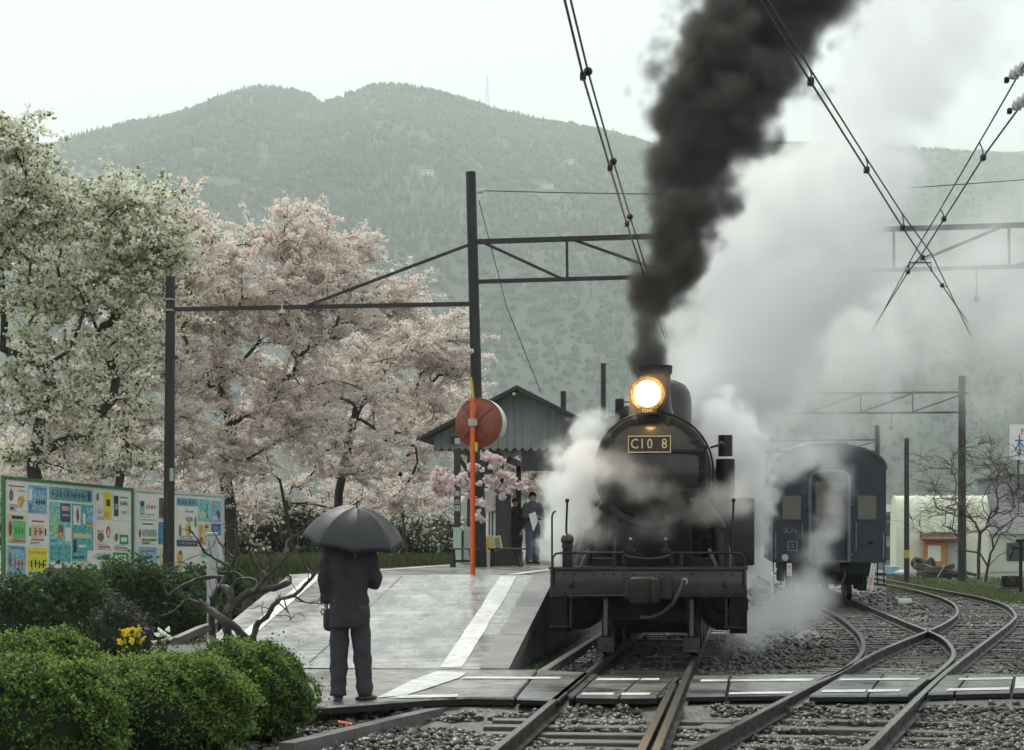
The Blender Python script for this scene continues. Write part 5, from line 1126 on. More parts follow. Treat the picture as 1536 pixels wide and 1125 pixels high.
# things standing on the platform
# traffic mirror
M['orange'] = mat('orange_paint', (.62, .10, .015), (.72, .13, .02), 5, .4); M['rust_orange'] = mat('faded_orange_back', (.16, .035, .016), (.26, .06, .028), 6, .45, .6, bump=.06); M['yellow_paint'] = mat('yellow_paint', (.55, .42, .03), None, rough=.5)
ym = 29.3; mp = PX(709, 862, ym); mp.z = 1.0; mr = empty('traffic_mirror', mp, 0, 'round convex mirror seen from its orange back on a bright orange post', 'mirror')
tz = EYE + (818 - 597) / 3000 * ym - 1.0
MB().cyl((0, 0, -.02), (0, 0, tz), .036, n=14).build('post', M['orange'], mr, True)
cz = EYE + (818 - 634) / 3000 * ym - 1.0; ax = Vector((.30, .95, -.05)).normalized(); cc = Vector((.075, .13, cz))
di = MB().lathe([(.02, -.075), (.18, -.06), (.30, -.02), (.355, .03), (.365, .035), (.365, .05), (.35, .05)], cc, ax, 40).build('mirror_back', M['rust_orange'], mr, True)
xa = ax.cross(Vector((0, 0, 1))).normalized(); za = xa.cross(ax); mb = MB()
for a in (45, 135, 225, 315):
    d = xa * math.cos(R(a)) + za * math.sin(R(a)); mb.tube([cc + d * .05 - ax * .085, cc + d * .2 - ax * .066, cc + d * .33 - ax * .012], .012, 6)
mb.build('back_rib', M['rust_orange'], di, True)
MB().lathe([(.35, .045), (.2, .075), (0, .09)], cc, ax, 36).build('mirror_face', M['steel'], di, True)
hp = [cc + ax * f + (xa * math.cos(R(a)) + za * math.sin(R(a))) * .375 for f in (.02, .22) for a in range(-30, 150, 12)]; n = len(hp) // 2
MB().add(hp, [(i, i + 1, n + i + 1, n + i) for i in range(n - 1)]).build('hood', M['white_paint'], mr)
mb = MB().bbox((0, 0, cz), (.13, .10, .11), .012); mb.bar((0, .0, cz), cc - ax * .07, .05, .07); mb.build('bracket', M['grey_paint'], mr)
st = MB().tube([(-.03, .02, tz + .31), (.0, .02, tz + .05), (.03, .02, tz - .2)], .02, 8); st.build('yellow_stick', M['yellow_paint'], mr, True)
MB().tube([(-.01, .035, tz + .30), (.018, .035, tz + .05), (.04, .035, tz - .05)], .014, 6).build('black_strip', M['black_paint'], mr)
MB().box((.05, -.02, .87 + 1.0), (.045, .02, .13)).build('small_tag', M['yellow_paint'], mr)
# station sign post
M['mint'] = mat('mint_green_paint', (.33, .44, .38), (.40, .50, .44), 5, .4)
Ys = 44.0; p = PX(686, 848, Ys); p.z = 1.0; sg = empty('station_sign', p, -TA, 'narrow black upright sign with three white characters on a mint green foot', 'sign'); z_ = lambda py: EYE + (818 - py) / 3000 * Ys - 1.0
MB().bbox((0, 0, z_(820)), (.17, .14, z_(790) - 0.0), .012).build('foot', M['mint'], sg)
MB().bbox((0, 0, (z_(790) + z_(672)) / 2), (.145, .06, z_(672) - z_(790)), .006).build('sign_board', M['black_paint'], sg); MB().bbox((.0, 0, z_(662)), (.11, .09, .13), .01).build('cap_lamp', M['grey_paint'], sg)
for ch, py in (('美', 741), ('の', 753), ('国', 763)): sign_text(ch, .135, (0, -.034, z_(py)), M['letter_white'], sg)
p = PX(702, 840, 44.5); p.z = 1.0; bx = empty('grey_locker', p, -TA, 'plain grey box standing between the mint sign foot and the orange post', 'box'); MB().bbox((0, 0, .42), (.17, .2, .84), .012).build('casing', M['grey_paint'], bx); MB().bbox((0, -.104, .45), (.14, .012, .7), .004).build('door', M['grey_paint'], bx)
Yc = 42.0; zc_ = lambda py: EYE + (818 - py) / 3000 * Yc - 1.0; p = PX(733, 848, Yc); p.z = 1.0; pc = empty('platform_telephone', p, -TA, 'tall pale grey slotted case on a thin stem right of the orange post', 'platform case')
MB().bbox((0, 0, (zc_(712) + zc_(767)) / 2), (.18, .14, zc_(712) - zc_(767)), .012).build('upper_case', M['grey_paint'], pc); MB().bbox((0, -.075, (zc_(715) + zc_(738)) / 2), (.15, .012, .3), .004).build('case_door', M['white_paint'], pc)
MB().box((-.03, 0, zc_(785)), (.05, .05, zc_(767) - zc_(803))).build('stem', M['white_paint'], pc); MB().box((.045, 0, zc_(785)), (.04, .04, zc_(767) - zc_(803))).build('stem', M['grey_paint'], pc)
MB().bbox((0, 0, zc_(826)), (.16, .12, zc_(803) - 0), .01).build('base', M['grey_paint'], pc); yn = MB().bbox((-.02, -.07, zc_(817)), (.14, .012, .34), .004).build('yellow_notice', M['yellow_paint'], pc)
for k in range(4): MB().box((-.02, -.078, zc_(817) + .1 - k * .055), (.09, .004, .02)).build('printed_line', mat('rust_print', (.3, .12, .02), None) if k == 0 else bpy.data.materials['rust_print'], yn)
# benches
def bench(px, py_base, Y, w, label, dark):
    p = PX(px, py_base, Y); p.z = 1.0; r = empty('platform_bench', p, -TA, label, 'bench', 'low wooden benches on the platform'); h = .36
    for k in range(3): MB().bbox((0, -.14 + k * .14, h), (w, .13, .035), .006).build('slat', mat('bench_seat', (.05, .02, .015), (.08, .035, .025), 6, .45) if 'bench_seat' not in bpy.data.materials else bpy.data.materials['bench_seat'], r)
    for s in (-1, 1):
        for t in (-1, 1): MB().bar((s * w * .34 - .04, t * .12, h - .02), (s * w * .40 - (.06 if s < 0 else -.06) * 0, t * .17, 0), .06, .06).build('leg', M['shelter_dark'], r)
    if dark: MB().box((0, .02, h * .45), (w * .86, .30, h * .8)).build('panel', M['shelter_dark'], r)
    else: MB().bar((-w * .36, 0, .12), (w * .36, 0, .12), .04, .05).build('stretcher', M['shelter_dark'], r)
    return r
bench(696, 852, 39.5, .55, 'small open-legged bench left of the orange mirror post', False); bench(760, 851, 40.2, .72, 'dark boarded bench right of the orange mirror post', True)
p = PX(748, 824, 40.1); nb_ = empty('leaning_notice', p, -TA, 'pale yellow printed notice leaning back on the right-hand bench', 'notice'); nb_.rotation_euler = (R(-12), R(-12), -TA)
MB().bbox((0, 0, .13), (.17, .014, .30), .004).build('card', mat('cream_card', (.55, .5, .3), None, rough=.5), nb_)
for k in range(6): MB().box((0, -.009, .22 - k * .036), (.10, .003, .018)).build('printed_line', M['letter_black'], nb_)
p = PX(755, 848, 47.0); p.z = 1.0; cb = empty('dark_cabinet', p, -TA, 'tall dark cabinet between the bench and the waiting people', 'cabinet')
MB().bbox((0, 0, .9), (.33, .35, 1.75), .015).build('casing', M['shelter_dark'], cb); MB().bbox((0, -.178, 1.0), (.28, .012, 1.4), .004).build('door', M['black_paint'], cb); MB().bbox((0, 0, 1.80), (.38, .4, .06), .01).build('lid', M['shelter_dark'], cb)
# marker posts and small white boards beside the tracks
p = PX(1158, 914, 46.5); r = empty('marker_post', p, 0, 'thin white post upright between the locomotive and the coach', 'post'); MB().bbox((0, 0, .38), (.06, .06, .80), .008).build('shaft', M['white_paint'], r); MB().lathe([(.05, 0), (.035, .06), (.0, .09)], (0, 0, .78), (0, 0, 1), 10).build('cap', M['white_paint'], r)
p = PX(1166, 966, 33.0); r = empty('ground_marker', p, -.05, 'low white painted marker with a bar on top lying in the ballast', 'marker'); MB().extrude([(-.13, -.05), (.13, -.05), (.09, .09), (-.09, .09)], -.05, .05).build('foot', M['white_paint'], r); MB().bbox((-.03, .25, .18), (.30, .08, .055), .01).build('top_bar', M['white_paint'], r); MB().bar((-.03, .25, -.1), (-.03, .25, .17), .04).build('stem', M['grey_paint'], r)
p = GR(1355, 905, -.12); r = empty('ballast_marker', p, .3, 'small white block lying between the curved rails', 'marker'); MB().bbox((0, 0, .06), (.42, .2, .14), .03).build('block', M['white_paint'], r); MB().bbox((.02, -.02, .15), (.16, .1, .06), .02).build('cap', M['grey_paint'], r)
# pale post in the garden
p = PX(318, 952, 30.0); r = empty('concrete_post', (p.x, 30, -.15), .2, 'pale square concrete post among the bare garden branches', 'post'); H = EYE + (818 - 803) / 3000 * 30 + .15; MB().bbox((0, 0, H / 2), (.15, .15, H), .012).build('shaft', M['grey_paint'], r); MB().bbox((0, 0, H + .02), (.17, .17, .05), .012).build('cap', M['grey_paint'], r)
# kerb edging in the near left corner, low drain kerb at the foot of the platform
def edging(name, pts, w, h, label, m='kerb_concrete_'):
    r = empty(name, pts[0], 0, label, 'kerb', kind='structure'); mb = None
    for a, b_ in zip(pts[:-1], pts[1:]): MB().bar(Vector(a) - Vector(pts[0]), (Vector(b_) - Vector(pts[0])) * .995, w, h).build('kerb_stone', M['concrete_dark'], r)
edging('garden_kerb', [GR(430, 1126, -.12), GR(520, 1104, -.13), GR(600, 1084, -.14), GR(665, 1069, -.15)], .13, .12, 'low concrete edging crossing the gravel below the man')
edging('drain_kerb', [TP(-1.16, u, -.12) for u in (22.75, 24, 25.2, 26.5, 28, 30, 33, 38)], .10, .16, 'low kerb running along the foot of the platform')
edging('garden_edging', [PX(262, 962, 26.5) , PX(300, 945, 27.5), PX(322, 938, 28.5)], .10, .10, 'short concrete edging of the flower bed by the wooden pole')
# ------------------------------------------------------------------ poster boards
def flatmat(name, c, rough=.5): return bpy.data.materials.get(name) or mat(name, c, None, rough=rough)
POST = {'paper': (.76, .76, .71), 'sky': (.20, .42, .58), 'deepblue': (.08, .20, .42), 'teal': (.07, .36, .36), 'aqua': (.20, .50, .48), 'green': (.03, .30, .07), 'lime': (.14, .52, .14), 'yellow': (.72, .68, .04), 'orange': (.72, .36, .04), 'red': (.50, .07, .06), 'brown': (.20, .10, .07), 'navy': (.03, .045, .10), 'pink': (.62, .36, .38), 'grey': (.30, .31, .31), 'black': (.03, .03, .035), 'cream': (.62, .58, .36), 'purple': (.14, .08, .2)}
PM = {k: (mat('poster_' + k, tuple(x * .55 for x in v), tuple(min(.75, x * 1.35 + .03) for x in v), 16, .45, contrast=(.36, .62), detail=6) if k in ('brown', 'pink', 'sky', 'aqua', 'teal', 'orange', 'deepblue', 'purple', 'grey', 'navy') else mat('poster_' + k, tuple(x * .86 for x in v), v, 5, .45)) for k, v in POST.items()}
def board(name, p0, p1, h, label, fcol, posters, back, grid, ground_z=-.15):
    """p0, p1: top corners; posters are (u0, v0, u1, v1, ground colour, [(u0, v0, u1, v1, colour), ...]) in board fractions, v downward"""
    p0, p1 = Vector(p0), Vector(p1); d = p1 - p0; w = Vector((d.x, d.y, 0)).length; rz = math.atan2(d.y, d.x); slope = d.z / w
    r = empty(name, (p0.x, p0.y, ground_z), rz, label, 'notice board', 'poster boards along the garden'); H0 = p0.z - ground_z
    Z = lambda x, v: H0 + slope * x - v * h
    def quad(x0, v0, x1, v1, y, th=.004): return MB().add([(x0, y, Z(x0, v1)), (x1, y, Z(x1, v1)), (x1, y, Z(x1, v0)), (x0, y, Z(x0, v0)), (x0, y + th, Z(x0, v1)), (x1, y + th, Z(x1, v1)), (x1, y + th, Z(x1, v0)), (x0, y + th, Z(x0, v0))], [(0, 1, 2, 3), (7, 6, 5, 4), (0, 4, 5, 1), (1, 5, 6, 2), (2, 6, 7, 3), (3, 7, 4, 0)])
    quad(0, 0, w, 1, 0, .04).build('panel', PM[back], r)
    t = .055
    for q in ((-t, -t / h, w + t, 0), (-t, 1, w + t, 1 + t / h), (-t, 0, 0, 1), (w, 0, w + t, 1)): quad(*q, -.03, .08).build('frame', fcol, r)
    for x in (w * .12, w * .88): MB().box((x, .09, (H0 - h * .3) / 2 - .1), (.09, .08, H0 - h * .3 + .2)).build('leg', M['grey_paint'], r)
    for (u0, v0, u1, v1, c, bits) in posters:
        x0, x1 = u0 * w, u1 * w; po = quad(x0, v0, x1, v1, -.008, .004).build('poster', PM[c], r)
        if c in ('paper', 'cream', 'sky', 'yellow') and len(bits) < 16:
            bits = bits + [(.1, q, .1 + rs.uniform(.3, .8), q + .022, 'grey') for q in sorted(rs.uniform(.74, .98, 4))]
        for i, (a, b_, c2, d2, cc) in enumerate(bits):
            if cc in ('brown', 'pink', 'purple', 'red', 'orange') and (c2 - a) > .12 and (d2 - b_) > .15:
                k = 9; pts = [(x0 + (x1 - x0) * ((a + c2) / 2 + (c2 - a) * .5 * math.cos(2 * math.pi * j / k) * rs.uniform(.75, 1.05)), Z(x0, v0 + (v1 - v0) * ((b_ + d2) / 2 + (d2 - b_) * .5 * math.sin(2 * math.pi * j / k) * rs.uniform(.75, 1.05)))) for j in range(k)]
                MB().extrude(pts, -.0115 - .0006 * i, -.009).build('printed_block', PM[cc], po); continue
            quad(x0 + (x1 - x0) * a, v0 + (v1 - v0) * b_, x0 + (x1 - x0) * c2, v0 + (v1 - v0) * d2, -.011 - .0006 * i, .002).build('printed_block', PM[cc], po)
    return r
rs = np.random.RandomState(9)
def strokes(a, b, c, d, n, col):                   # a line of tall brush-like marks
    out = []; w = (c - a) / n
    for i in range(n):
        x = a + i * w; out.append((x + w * .10, b + (d - b) * rs.uniform(0, .2), x + w * rs.uniform(.35, .55), d - (d - b) * rs.uniform(0, .2), col)); out.append((x + w * .1, b + (d - b) * rs.uniform(.35, .5), x + w * .85, b + (d - b) * rs.uniform(.52, .66), col))
    return out
c0, c1, c2, c3, c4, c5, c6 = .015, .16, .325, .335, .525, .695, .985
P1 = [(.02, .035, .155, .31, 'paper', [(.05, .08, .92, .13, 'red'), (.05, .2, .32, .72, 'brown'), (.52, .42, .95, .85, 'orange'), (.1, .9, .35, .95, 'black')] + strokes(.55, .22, .95, .32, 4, 'grey')),
      (.17, .04, .315, .32, 'sky', [(.02, .15, .22, .55, 'paper'), (.05, .65, .2, .98, 'deepblue')] + strokes(.40, .45, .92, .72, 4, 'black') + [(.3, .08, .95, .14, 'deepblue')]),
      (.02, .345, .155, .63, 'cream', [(.28, .22, .98, .85, 'lime'), (.22, .05, .85, .16, 'black'), (.03, .2, .25, .85, 'brown')] + strokes(.38, .42, .92, .72, 3, 'green') + [(.3, .9, .95, .95, 'red')]),
      (.17, .35, .315, .64, 'paper', [(.2, .14, .85, .2, 'red'), (.18, .3, .85, .75, 'cream'), (.2, .78, .85, .83, 'red')] + strokes(.3, .38, .8, .68, 2, 'red') + [(.06, .4, .15, .7, 'green'), (.88, .4, .95, .65, 'black')]),
      (.02, .655, .155, .98, 'sky', [(.06, .2, .22, .75, 'brown')] + strokes(.35, .38, .92, .72, 3, 'red') + [(.1, .05, .9, .1, 'deepblue')]),
      (.17, .665, .315, .98, 'yellow', [(.05, .12, .95, .2, 'orange'), (.02, .78, .98, .92, 'sky')] + strokes(.12, .38, .95, .66, 4, 'black')),
      (.335, .035, .675, .165, 'teal', strokes(.06, .2, .82, .85, 9, 'purple') + [(.88, .15, .94, .85, 'navy')]),
      (.335, .19, .50, .87, 'aqua', [(.5, .01, .97, .29, 'navy'), (.55, .05, .92, .12, 'pink'), (.55, .17, .92, .2, 'grey'), (.38, .34, .66, .58, 'orange'), (.40, .34, .64, .46, 'brown'), (.72, .37, .98, .58, 'paper'), (.02, .56, .35, .6, 'deepblue'), (.0, .64, 1, .88, 'teal'), (.18, .18, .25, .5, 'yellow'), (.02, .9, .98, .99, 'paper')]),
      (.51, .19, .68, .87, 'teal', [(.05, .03, .4, .32, 'paper'), (.18, .05, .34, .30, 'brown'), (.5, .14, .62, .3, 'paper'), (.68, .05, .98, .28, 'sky'), (.7, .3, .98, .34, 'orange'), (.06, .45, .9, .52, 'cream'), (.05, .55, .2, .74, 'black'), (.3, .62, .65, .66, 'paper'), (.7, .7, .99, .9, 'paper'), (.03, .8, .55, .83, 'navy'), (.02, .87, .9, .99, 'cream')]),
      (.335, .875, .50, .98, 'navy', strokes(.08, .3, .5, .8, 4, 'paper') + [(.6, .45, .95, .7, 'grey')]), (.51, .875, .68, .98, 'navy', strokes(.08, .3, .5, .8, 4, 'paper') + [(.6, .45, .95, .7, 'grey')]),
      (.70, .035, .83, .33, 'paper', [(.5, .02, .98, .98, 'yellow'), (.5, .7, .98, .98, 'orange'), (.66, .28, .9, .52, 'black'), (.03, .05, .2, .4, 'brown'), (.05, .6, .42, .85, 'pink')]),
      (.845, .04, .975, .33, 'paper', [(.04, .1, .33, .85, 'black'), (.08, .4, .3, .6, 'grey'), (.42, .12, .95, .17, 'green')] + strokes(.45, .25, .95, .48, 4, 'black') + strokes(.55, .6, .92, .75, 3, 'grey')),
      (.70, .355, .83, .645, 'paper', [(.06, .36, .56, .75, 'brown'), (.1, .3, .5, .42, 'pink'), (.64, .14, .94, .62, 'red'), (.74, .26, .86, .5, 'cream'), (.2, .88, .9, .93, 'red')]),
      (.845, .355, .975, .645, 'paper', [(.4, .42, .97, .78, 'green'), (.5, .52, .88, .68, 'paper'), (.06, .36, .32, .7, 'brown'), (.08, .88, .9, .93, 'red')]),
      (.70, .67, .83, .985, 'paper', [(.05, .05, .95, .28, 'sky'), (.08, .18, .9, .26, 'brown')] + strokes(.3, .45, .96, .85, 5, 'black') + [(.36, .5, .46, .8, 'orange')]),
      (.845, .67, .975, .985, 'green', [(.12, .08, .8, .75, 'paper'), (.25, .3, .7, .5, 'lime'), (.4, .7, .6, .9, 'paper')])]
M['frame_green'] = mat('green_board_frame', (.02, .13, .025), (.035, .18, .04), 5, .4); M['frame_white'] = mat('white_board_frame', (.55, .57, .55), None, rough=.4)
board('notice_board', PX(7, 718, 40.0), PX(197, 736, 43.3), 2.02, 'green framed poster board crowded with colourful posters at the left edge', M['frame_green'], P1, 'paper', None)
P2 = [(.03, .05, .24, .36, 'paper', [(.08, .2, .32, .8, 'sky'), (.12, .25, .28, .45, 'black')] + strokes(.4, .35, .92, .55, 4, 'red') + [(.5, .75, .8, .8, 'grey')]), (.25, .05, .42, .36, 'paper', [(.05, .05, .32, .9, 'black'), (.12, .1, .2, .85, 'brown'), (.45, .1, .6, .4, 'red')] + strokes(.5, .5, .95, .7, 2, 'grey')),
      (.03, .38, .24, .68, 'paper', [(.2, .08, .75, .14, 'black'), (.2, .35, .95, .65, 'grey'), (.2, .74, .95, .85, 'green'), (.2, .88, .6, .97, 'red'), (.02, .3, .14, .75, 'brown')]), (.25, .38, .42, .67, 'deepblue', [(.7, .3, .85, .7, 'paper')]), (.03, .71, .24, .99, 'sky', [(.15, .15, .85, .22, 'red'), (.0, .4, .5, .6, 'deepblue')]), (.26, .71, .42, .99, 'cream', [(.2, .3, .3, .5, 'brown')]),
      (.46, .05, .70, .15, 'teal', strokes(.05, .2, .9, .85, 5, 'purple')), (.71, .05, .86, .35, 'aqua', [(.1, .6, .6, .85, 'cream'), (.2, .2, .8, .3, 'sky')]), (.87, .06, .985, .35, 'sky', [(.05, .05, .4, .4, 'orange'), (.5, .4, .9, .9, 'purple'), (.1, .75, .6, .95, 'paper')]), (.46, .17, .70, .60, 'paper', [(.08, .5, .22, .95, 'brown'), (.4, .5, .65, .98, 'orange'), (.45, .3, .75, .44, 'grey'), (.85, .3, .95, .6, 'green'), (.4, .1, .8, .16, 'grey')]),
      (.46, .61, .70, .69, 'navy', strokes(.1, .2, .9, .8, 6, 'grey')), (.71, .38, .86, .66, 'cream', [(.0, .05, .4, .6, 'orange'), (.05, .6, .4, .98, 'red'), (.55, .3, .85, .95, 'pink'), (.5, .05, .8, .25, 'brown')]), (.87, .37, .985, .64, 'deepblue', [(.02, .6, .98, .98, 'yellow'), (.3, .65, .95, .9, 'paper'), (.05, .05, .95, .14, 'purple')]), (.46, .71, .70, .99, 'paper', [(.0, .05, .3, .95, 'orange'), (.1, .1, .25, .4, 'brown')]), (.71, .69, .985, .99, 'paper', [(.1, .2, .5, .5, 'aqua'), (.6, .3, .9, .8, 'sky')])]
board('notice_board', PX(203, 737, 43.6), PX(333, 745, 46.6), 1.70, 'white framed poster board half hidden by the wooden pole and bare branches', M['frame_white'], P2, 'paper', None)

# ------------------------------------------------------------------ people
M['skin'] = mat('skin', (.42, .25, .18), None, rough=.5); M['hair'] = mat('black_hair', (.012, .010, .010), None, rough=.45); M['suit'] = mat('black_suit_cloth', (.012, .012, .015), (.022, .022, .026), 30, .8, bump=.15, bscale=120); M['trouser'] = mat('charcoal_trousers', (.022, .022, .030), (.034, .034, .044), 26, .8, bump=.15, bscale=120)
M['shoe'] = mat('black_shoe_leather', (.01, .01, .01), None, rough=.3); M['grey_coat'] = mat('slate_grey_coat', (.05, .055, .068), (.07, .075, .09), 20, .8, bump=.1); M['jeans'] = mat('blue_grey_jeans', (.06, .075, .11), (.085, .10, .14), 18, .8); M['dark_coat'] = mat('black_coat', (.008, .008, .010), (.015, .015, .018), 20, .8); M['paper'] = mat('white_paper', (.72, .73, .72), None, rough=.6)
def skin_mesh(name, verts, edges, m, parent, sub=2, root=0):
    me = bpy.data.meshes.new(name); me.from_pydata([v[:3] for v in verts], edges, []); o = bpy.data.objects.new(name, me); C.objects.link(o)
    sk = o.modifiers.new('skin', 'SKIN'); sk.use_smooth_shade = True; sk.branch_smoothing = .6
    for i, v in enumerate(verts):
        d = me.skin_vertices[0].data[i]; rr = v[3] if isinstance(v[3], tuple) else (v[3], v[3]); d.radius = rr; d.use_root = (i == root)
    sb = o.modifiers.new('sub', 'SUBSURF'); sb.levels = sub; sb.render_levels = sub
    dg = bpy.context.evaluated_depsgraph_get(); me2 = bpy.data.meshes.new_from_object(o.evaluated_get(dg)); bpy.data.objects.remove(o); me2.name = name
    me2.materials.clear(); me2.materials.append(m); me2.polygons.foreach_set('use_smooth', [True] * len(me2.polygons)); return link_mesh(name, me2, parent)
def loft(mb, rings, n=20, caps=True):
    """rings: (centre, half width, half depth, turn) stacked into one skin"""
    vs = []; k = len(rings)
    for c, a, b_, t in rings:
        for j in range(n):
            th = 2 * math.pi * j / n; x = a * math.copysign(abs(math.cos(th)) ** .85, math.cos(th)); y = b_ * math.copysign(abs(math.sin(th)) ** .85, math.sin(th)); vs.append((c[0] + x * math.cos(t) - y * math.sin(t), c[1] + x * math.sin(t) + y * math.cos(t), c[2]))
    fs = [(i * n + j, i * n + (j + 1) % n, (i + 1) * n + (j + 1) % n, (i + 1) * n + j) for i in range(k - 1) for j in range(n)]
    if caps: fs += [tuple(range(n - 1, -1, -1)), tuple(range((k - 1) * n, k * n))]
    mb.add(vs, fs)
def make_person(loc, rz, label, H, pose, coat, trous, hemz, group=None, hat=None):
    """faces -y before turning; pose holds the elbows and wrists; body is one surface, clothes and hair are children"""
    r = empty('person', loc, rz, label, 'person', group); s = H / 1.70
    (eL, wL), (eR, wR) = pose['L'], pose['R']; shL, shR = Vector((-.185, .0, 1.40)), Vector((.185, .0, 1.40)); ft = pose.get('feet', ((-.10, 0, 0), (.10, 0, 0)))
    V = [(0, .01, .93, (.14, .10)), (0, .0, 1.12, (.125, .095)), (0, .0, 1.30, (.15, .10)), (0, .01, 1.43, (.075, .07)), (0, .0, 1.50, .052), (0, -.02, 1.57, (.068, .08)), (0, -.01, 1.655, (.07, .085))]
    E = [(0, 1), (1, 2), (2, 3), (3, 4), (4, 5), (5, 6)]
    for sh, e, w in ((shL, eL, wL), (shR, eR, wR)):
        i = len(V); e, w = Vector(e), Vector(w); V += [(*sh, .055), (*((sh + e) / 2), .048), (*e, .04), (*((e + w) / 2), .036), (*w, .026)]; E += [(2, i), (i, i + 1), (i + 1, i + 2), (i + 2, i + 3), (i + 3, i + 4)]
        d = (w - e).normalized(); pl_ = len(V); V += [(*(w + d * .06), (.036, .02))]; E += [(i + 4, pl_)]
        side = d.cross(Vector((0, 1, .2))).normalized()
        for k, (o_, ln) in enumerate(((-.026, .062), (-.009, .072), (.009, .068), (.026, .052))):
            q = len(V); b0 = w + d * .085 + side * o_; curl = Vector(pose.get('curl', (0, -.02, -.01))); V += [(*b0, .0085), (*(b0 + d * ln * .5 + curl * .6), .008), (*(b0 + d * ln * .8 + curl * 1.7), .007)]; E += [(pl_, q), (q, q + 1), (q + 1, q + 2)]
        q = len(V); t0 = w + d * .03 + side * .038; V += [(*t0, .010), (*(t0 + d * .035 + side * .016), .009), (*(t0 + d * .06 + Vector(pose.get('curl', (0, -.02, -.01)))), .008)]; E += [(pl_, q), (q, q + 1), (q + 1, q + 2)]
    for sx, f in ((-1, ft[0]), (1, ft[1])):
        i = len(V); f = Vector(f); hp = Vector((sx * .09, .01, .88)); an = Vector((f.x, f.y + .02, .09)); kn = (hp + an) / 2 + Vector((0, -.02, .03)); V += [(*hp, .085), (*kn, .058), (*an, .040), (an.x + .02 * sx, an.y - .13, .045, (.040, .030))]; E += [(0, i), (i, i + 1), (i + 1, i + 2), (i + 2, i + 3)]
    V = [(v[0] * s, v[1] * s, v[2] * s, tuple(x * s for x in v[3]) if isinstance(v[3], tuple) else v[3] * s) for v in V]
    body = skin_mesh('body', V, E, M['skin'], r)
    # face details: nose, ears, eyes
    mb = MB().sphere((0, -.098 * s, 1.60 * s), .016 * s, 8, 6, (.8, 1, 1.3)); 
    for sx in (-1, 1): mb.sphere((sx * .078 * s, 0, 1.605 * s), .026 * s, 8, 6, (.45, .8, 1.2))
    mb.build('nose_and_ears', M['skin'], body, True); mb = MB()
    for sx in (-1, 1): mb.sphere((sx * .03 * s, -.086 * s, 1.625 * s), .010 * s, 8, 6, (1.2, .7, .7))
    mb.bar((-.025 * s, -.094 * s, 1.553 * s), (.025 * s, -.094 * s, 1.553 * s), .008 * s); mb.build('eyes_and_mouth', M['hair'], body, True)
    hm = MB(); vs = MB().sphere((0, .012 * s, 1.635 * s), .105 * s, 20, 14, (.92, 1.05, 1.0)); keep = []
    for f in vs.f:
        c = sum((Vector(vs.v[i]) for i in f), Vector()) / len(f)
        if c.y > -.045 * s + (1.70 * s - c.z) * .35 and c.z > 1.545 * s or c.z > 1.695 * s: keep.append(f)
    hm.add(vs.v, keep); hm.build('hair', M['hair'], r, True)
    # trousers and shoes
    for sx, f in ((-1, ft[0]), (1, ft[1])):
        f = Vector(f); mb = MB(); hp = Vector((sx * .088, .01, .90)); an = Vector((f.x, f.y + .015, .045)); rings = []
        for k in range(25):
            t = k / 24; c = an.lerp(hp, t) + Vector((0, -.02 * math.sin(t * math.pi), 0)); a = .073 + .030 * t + .004 * math.sin(t * 23 + sx); a += .006 * math.sin(t * 41 + sx * 2) * (1 - t); rings.append((c * s, a * s, (.085 + .028 * t + .006 * math.sin(t * 29 + sx)) * s, .12 * math.sin(t * 13)))
        loft(mb, rings, 18); mb.build('trouser_leg', trous, r, True, 0)
        tw = f.z if len(f) > 2 else 0; ang = pose.get('toe', (0, 0))[0 if sx < 0 else 1]; mb = MB(); prof = [(-.10, .035, .034), (-.05, .048, .055), (.02, .047, .062), (.09, .052, .048), (.14, .05, .038), (.185, .03, .026)]
        vs = []; n = 12
        for (y, w_, h_) in prof:
            for j in range(n):
                th = 2 * math.pi * j / n; x = w_ * math.cos(th); z = max(0, h_ * .5 + h_ * .62 * math.sin(th)); q = Vector((x, -y + .02, z)); q.rotate(Euler((0, 0, ang))); vs.append(tuple((q + Vector((f.x, f.y, 0))) * s))
        fs = [(i * n + j, i * n + (j + 1) % n, (i + 1) * n + (j + 1) % n, (i + 1) * n + j) for i in range(len(prof) - 1) for j in range(n)] + [tuple(range(n)), tuple(range(5 * n, 6 * n))]
        mb.add(vs, fs); mb.build('shoe', M['shoe'], r, True, 60)
    # jacket: torso and sleeves grown as one skin-like cloth
    mb = MB(); rg = []
    for z, a, b_, yy in ((hemz, .195, .14, .012), (hemz + .12, .188, .132, .012), (1.0, .172, .122, .01), (1.12, .176, .118, .01), (1.25, .205, .125, .005), (1.35, .205, .115, .005), (1.41, .185, .10, .01), (1.45, .13, .085, .012), (1.475, .085, .075, .012), (1.51, .072, .07, .01)): rg.append((Vector((.006 * math.sin(z * 31), yy, z)) * s, a * s, b_ * s, .02 * math.sin(z * 20)))
    loft(mb, rg, 26)
    for sh, e, w in ((shL, eL, wL), (shR, eR, wR)):
        e, w = Vector(e), Vector(w); sh2 = sh + (Vector((0, 0, 1.40)) - sh) * .25; pts = [sh2 + Vector((0, 0, .005)), sh + Vector((0, 0, -.01)), sh.lerp(e, .35), sh.lerp(e, .7), e.lerp(sh, .08), e.lerp(w, .10), e.lerp(w, .5), e.lerp(w, .93)]
        mb.tube([p * s for p in pts], [x * s for x in (.085, .083, .076, .070, .067, .066, .058, .052)], 16)
    jk = mb.build('jacket', coat, r, True, 0)
    md = jk.modifiers.new('cloth', 'REMESH'); md.mode = 'VOXEL'; md.voxel_size = .014; md.use_smooth_shade = True
    sm = jk.modifiers.new('soft', 'SMOOTH'); sm.iterations = 5; sm.factor = .5
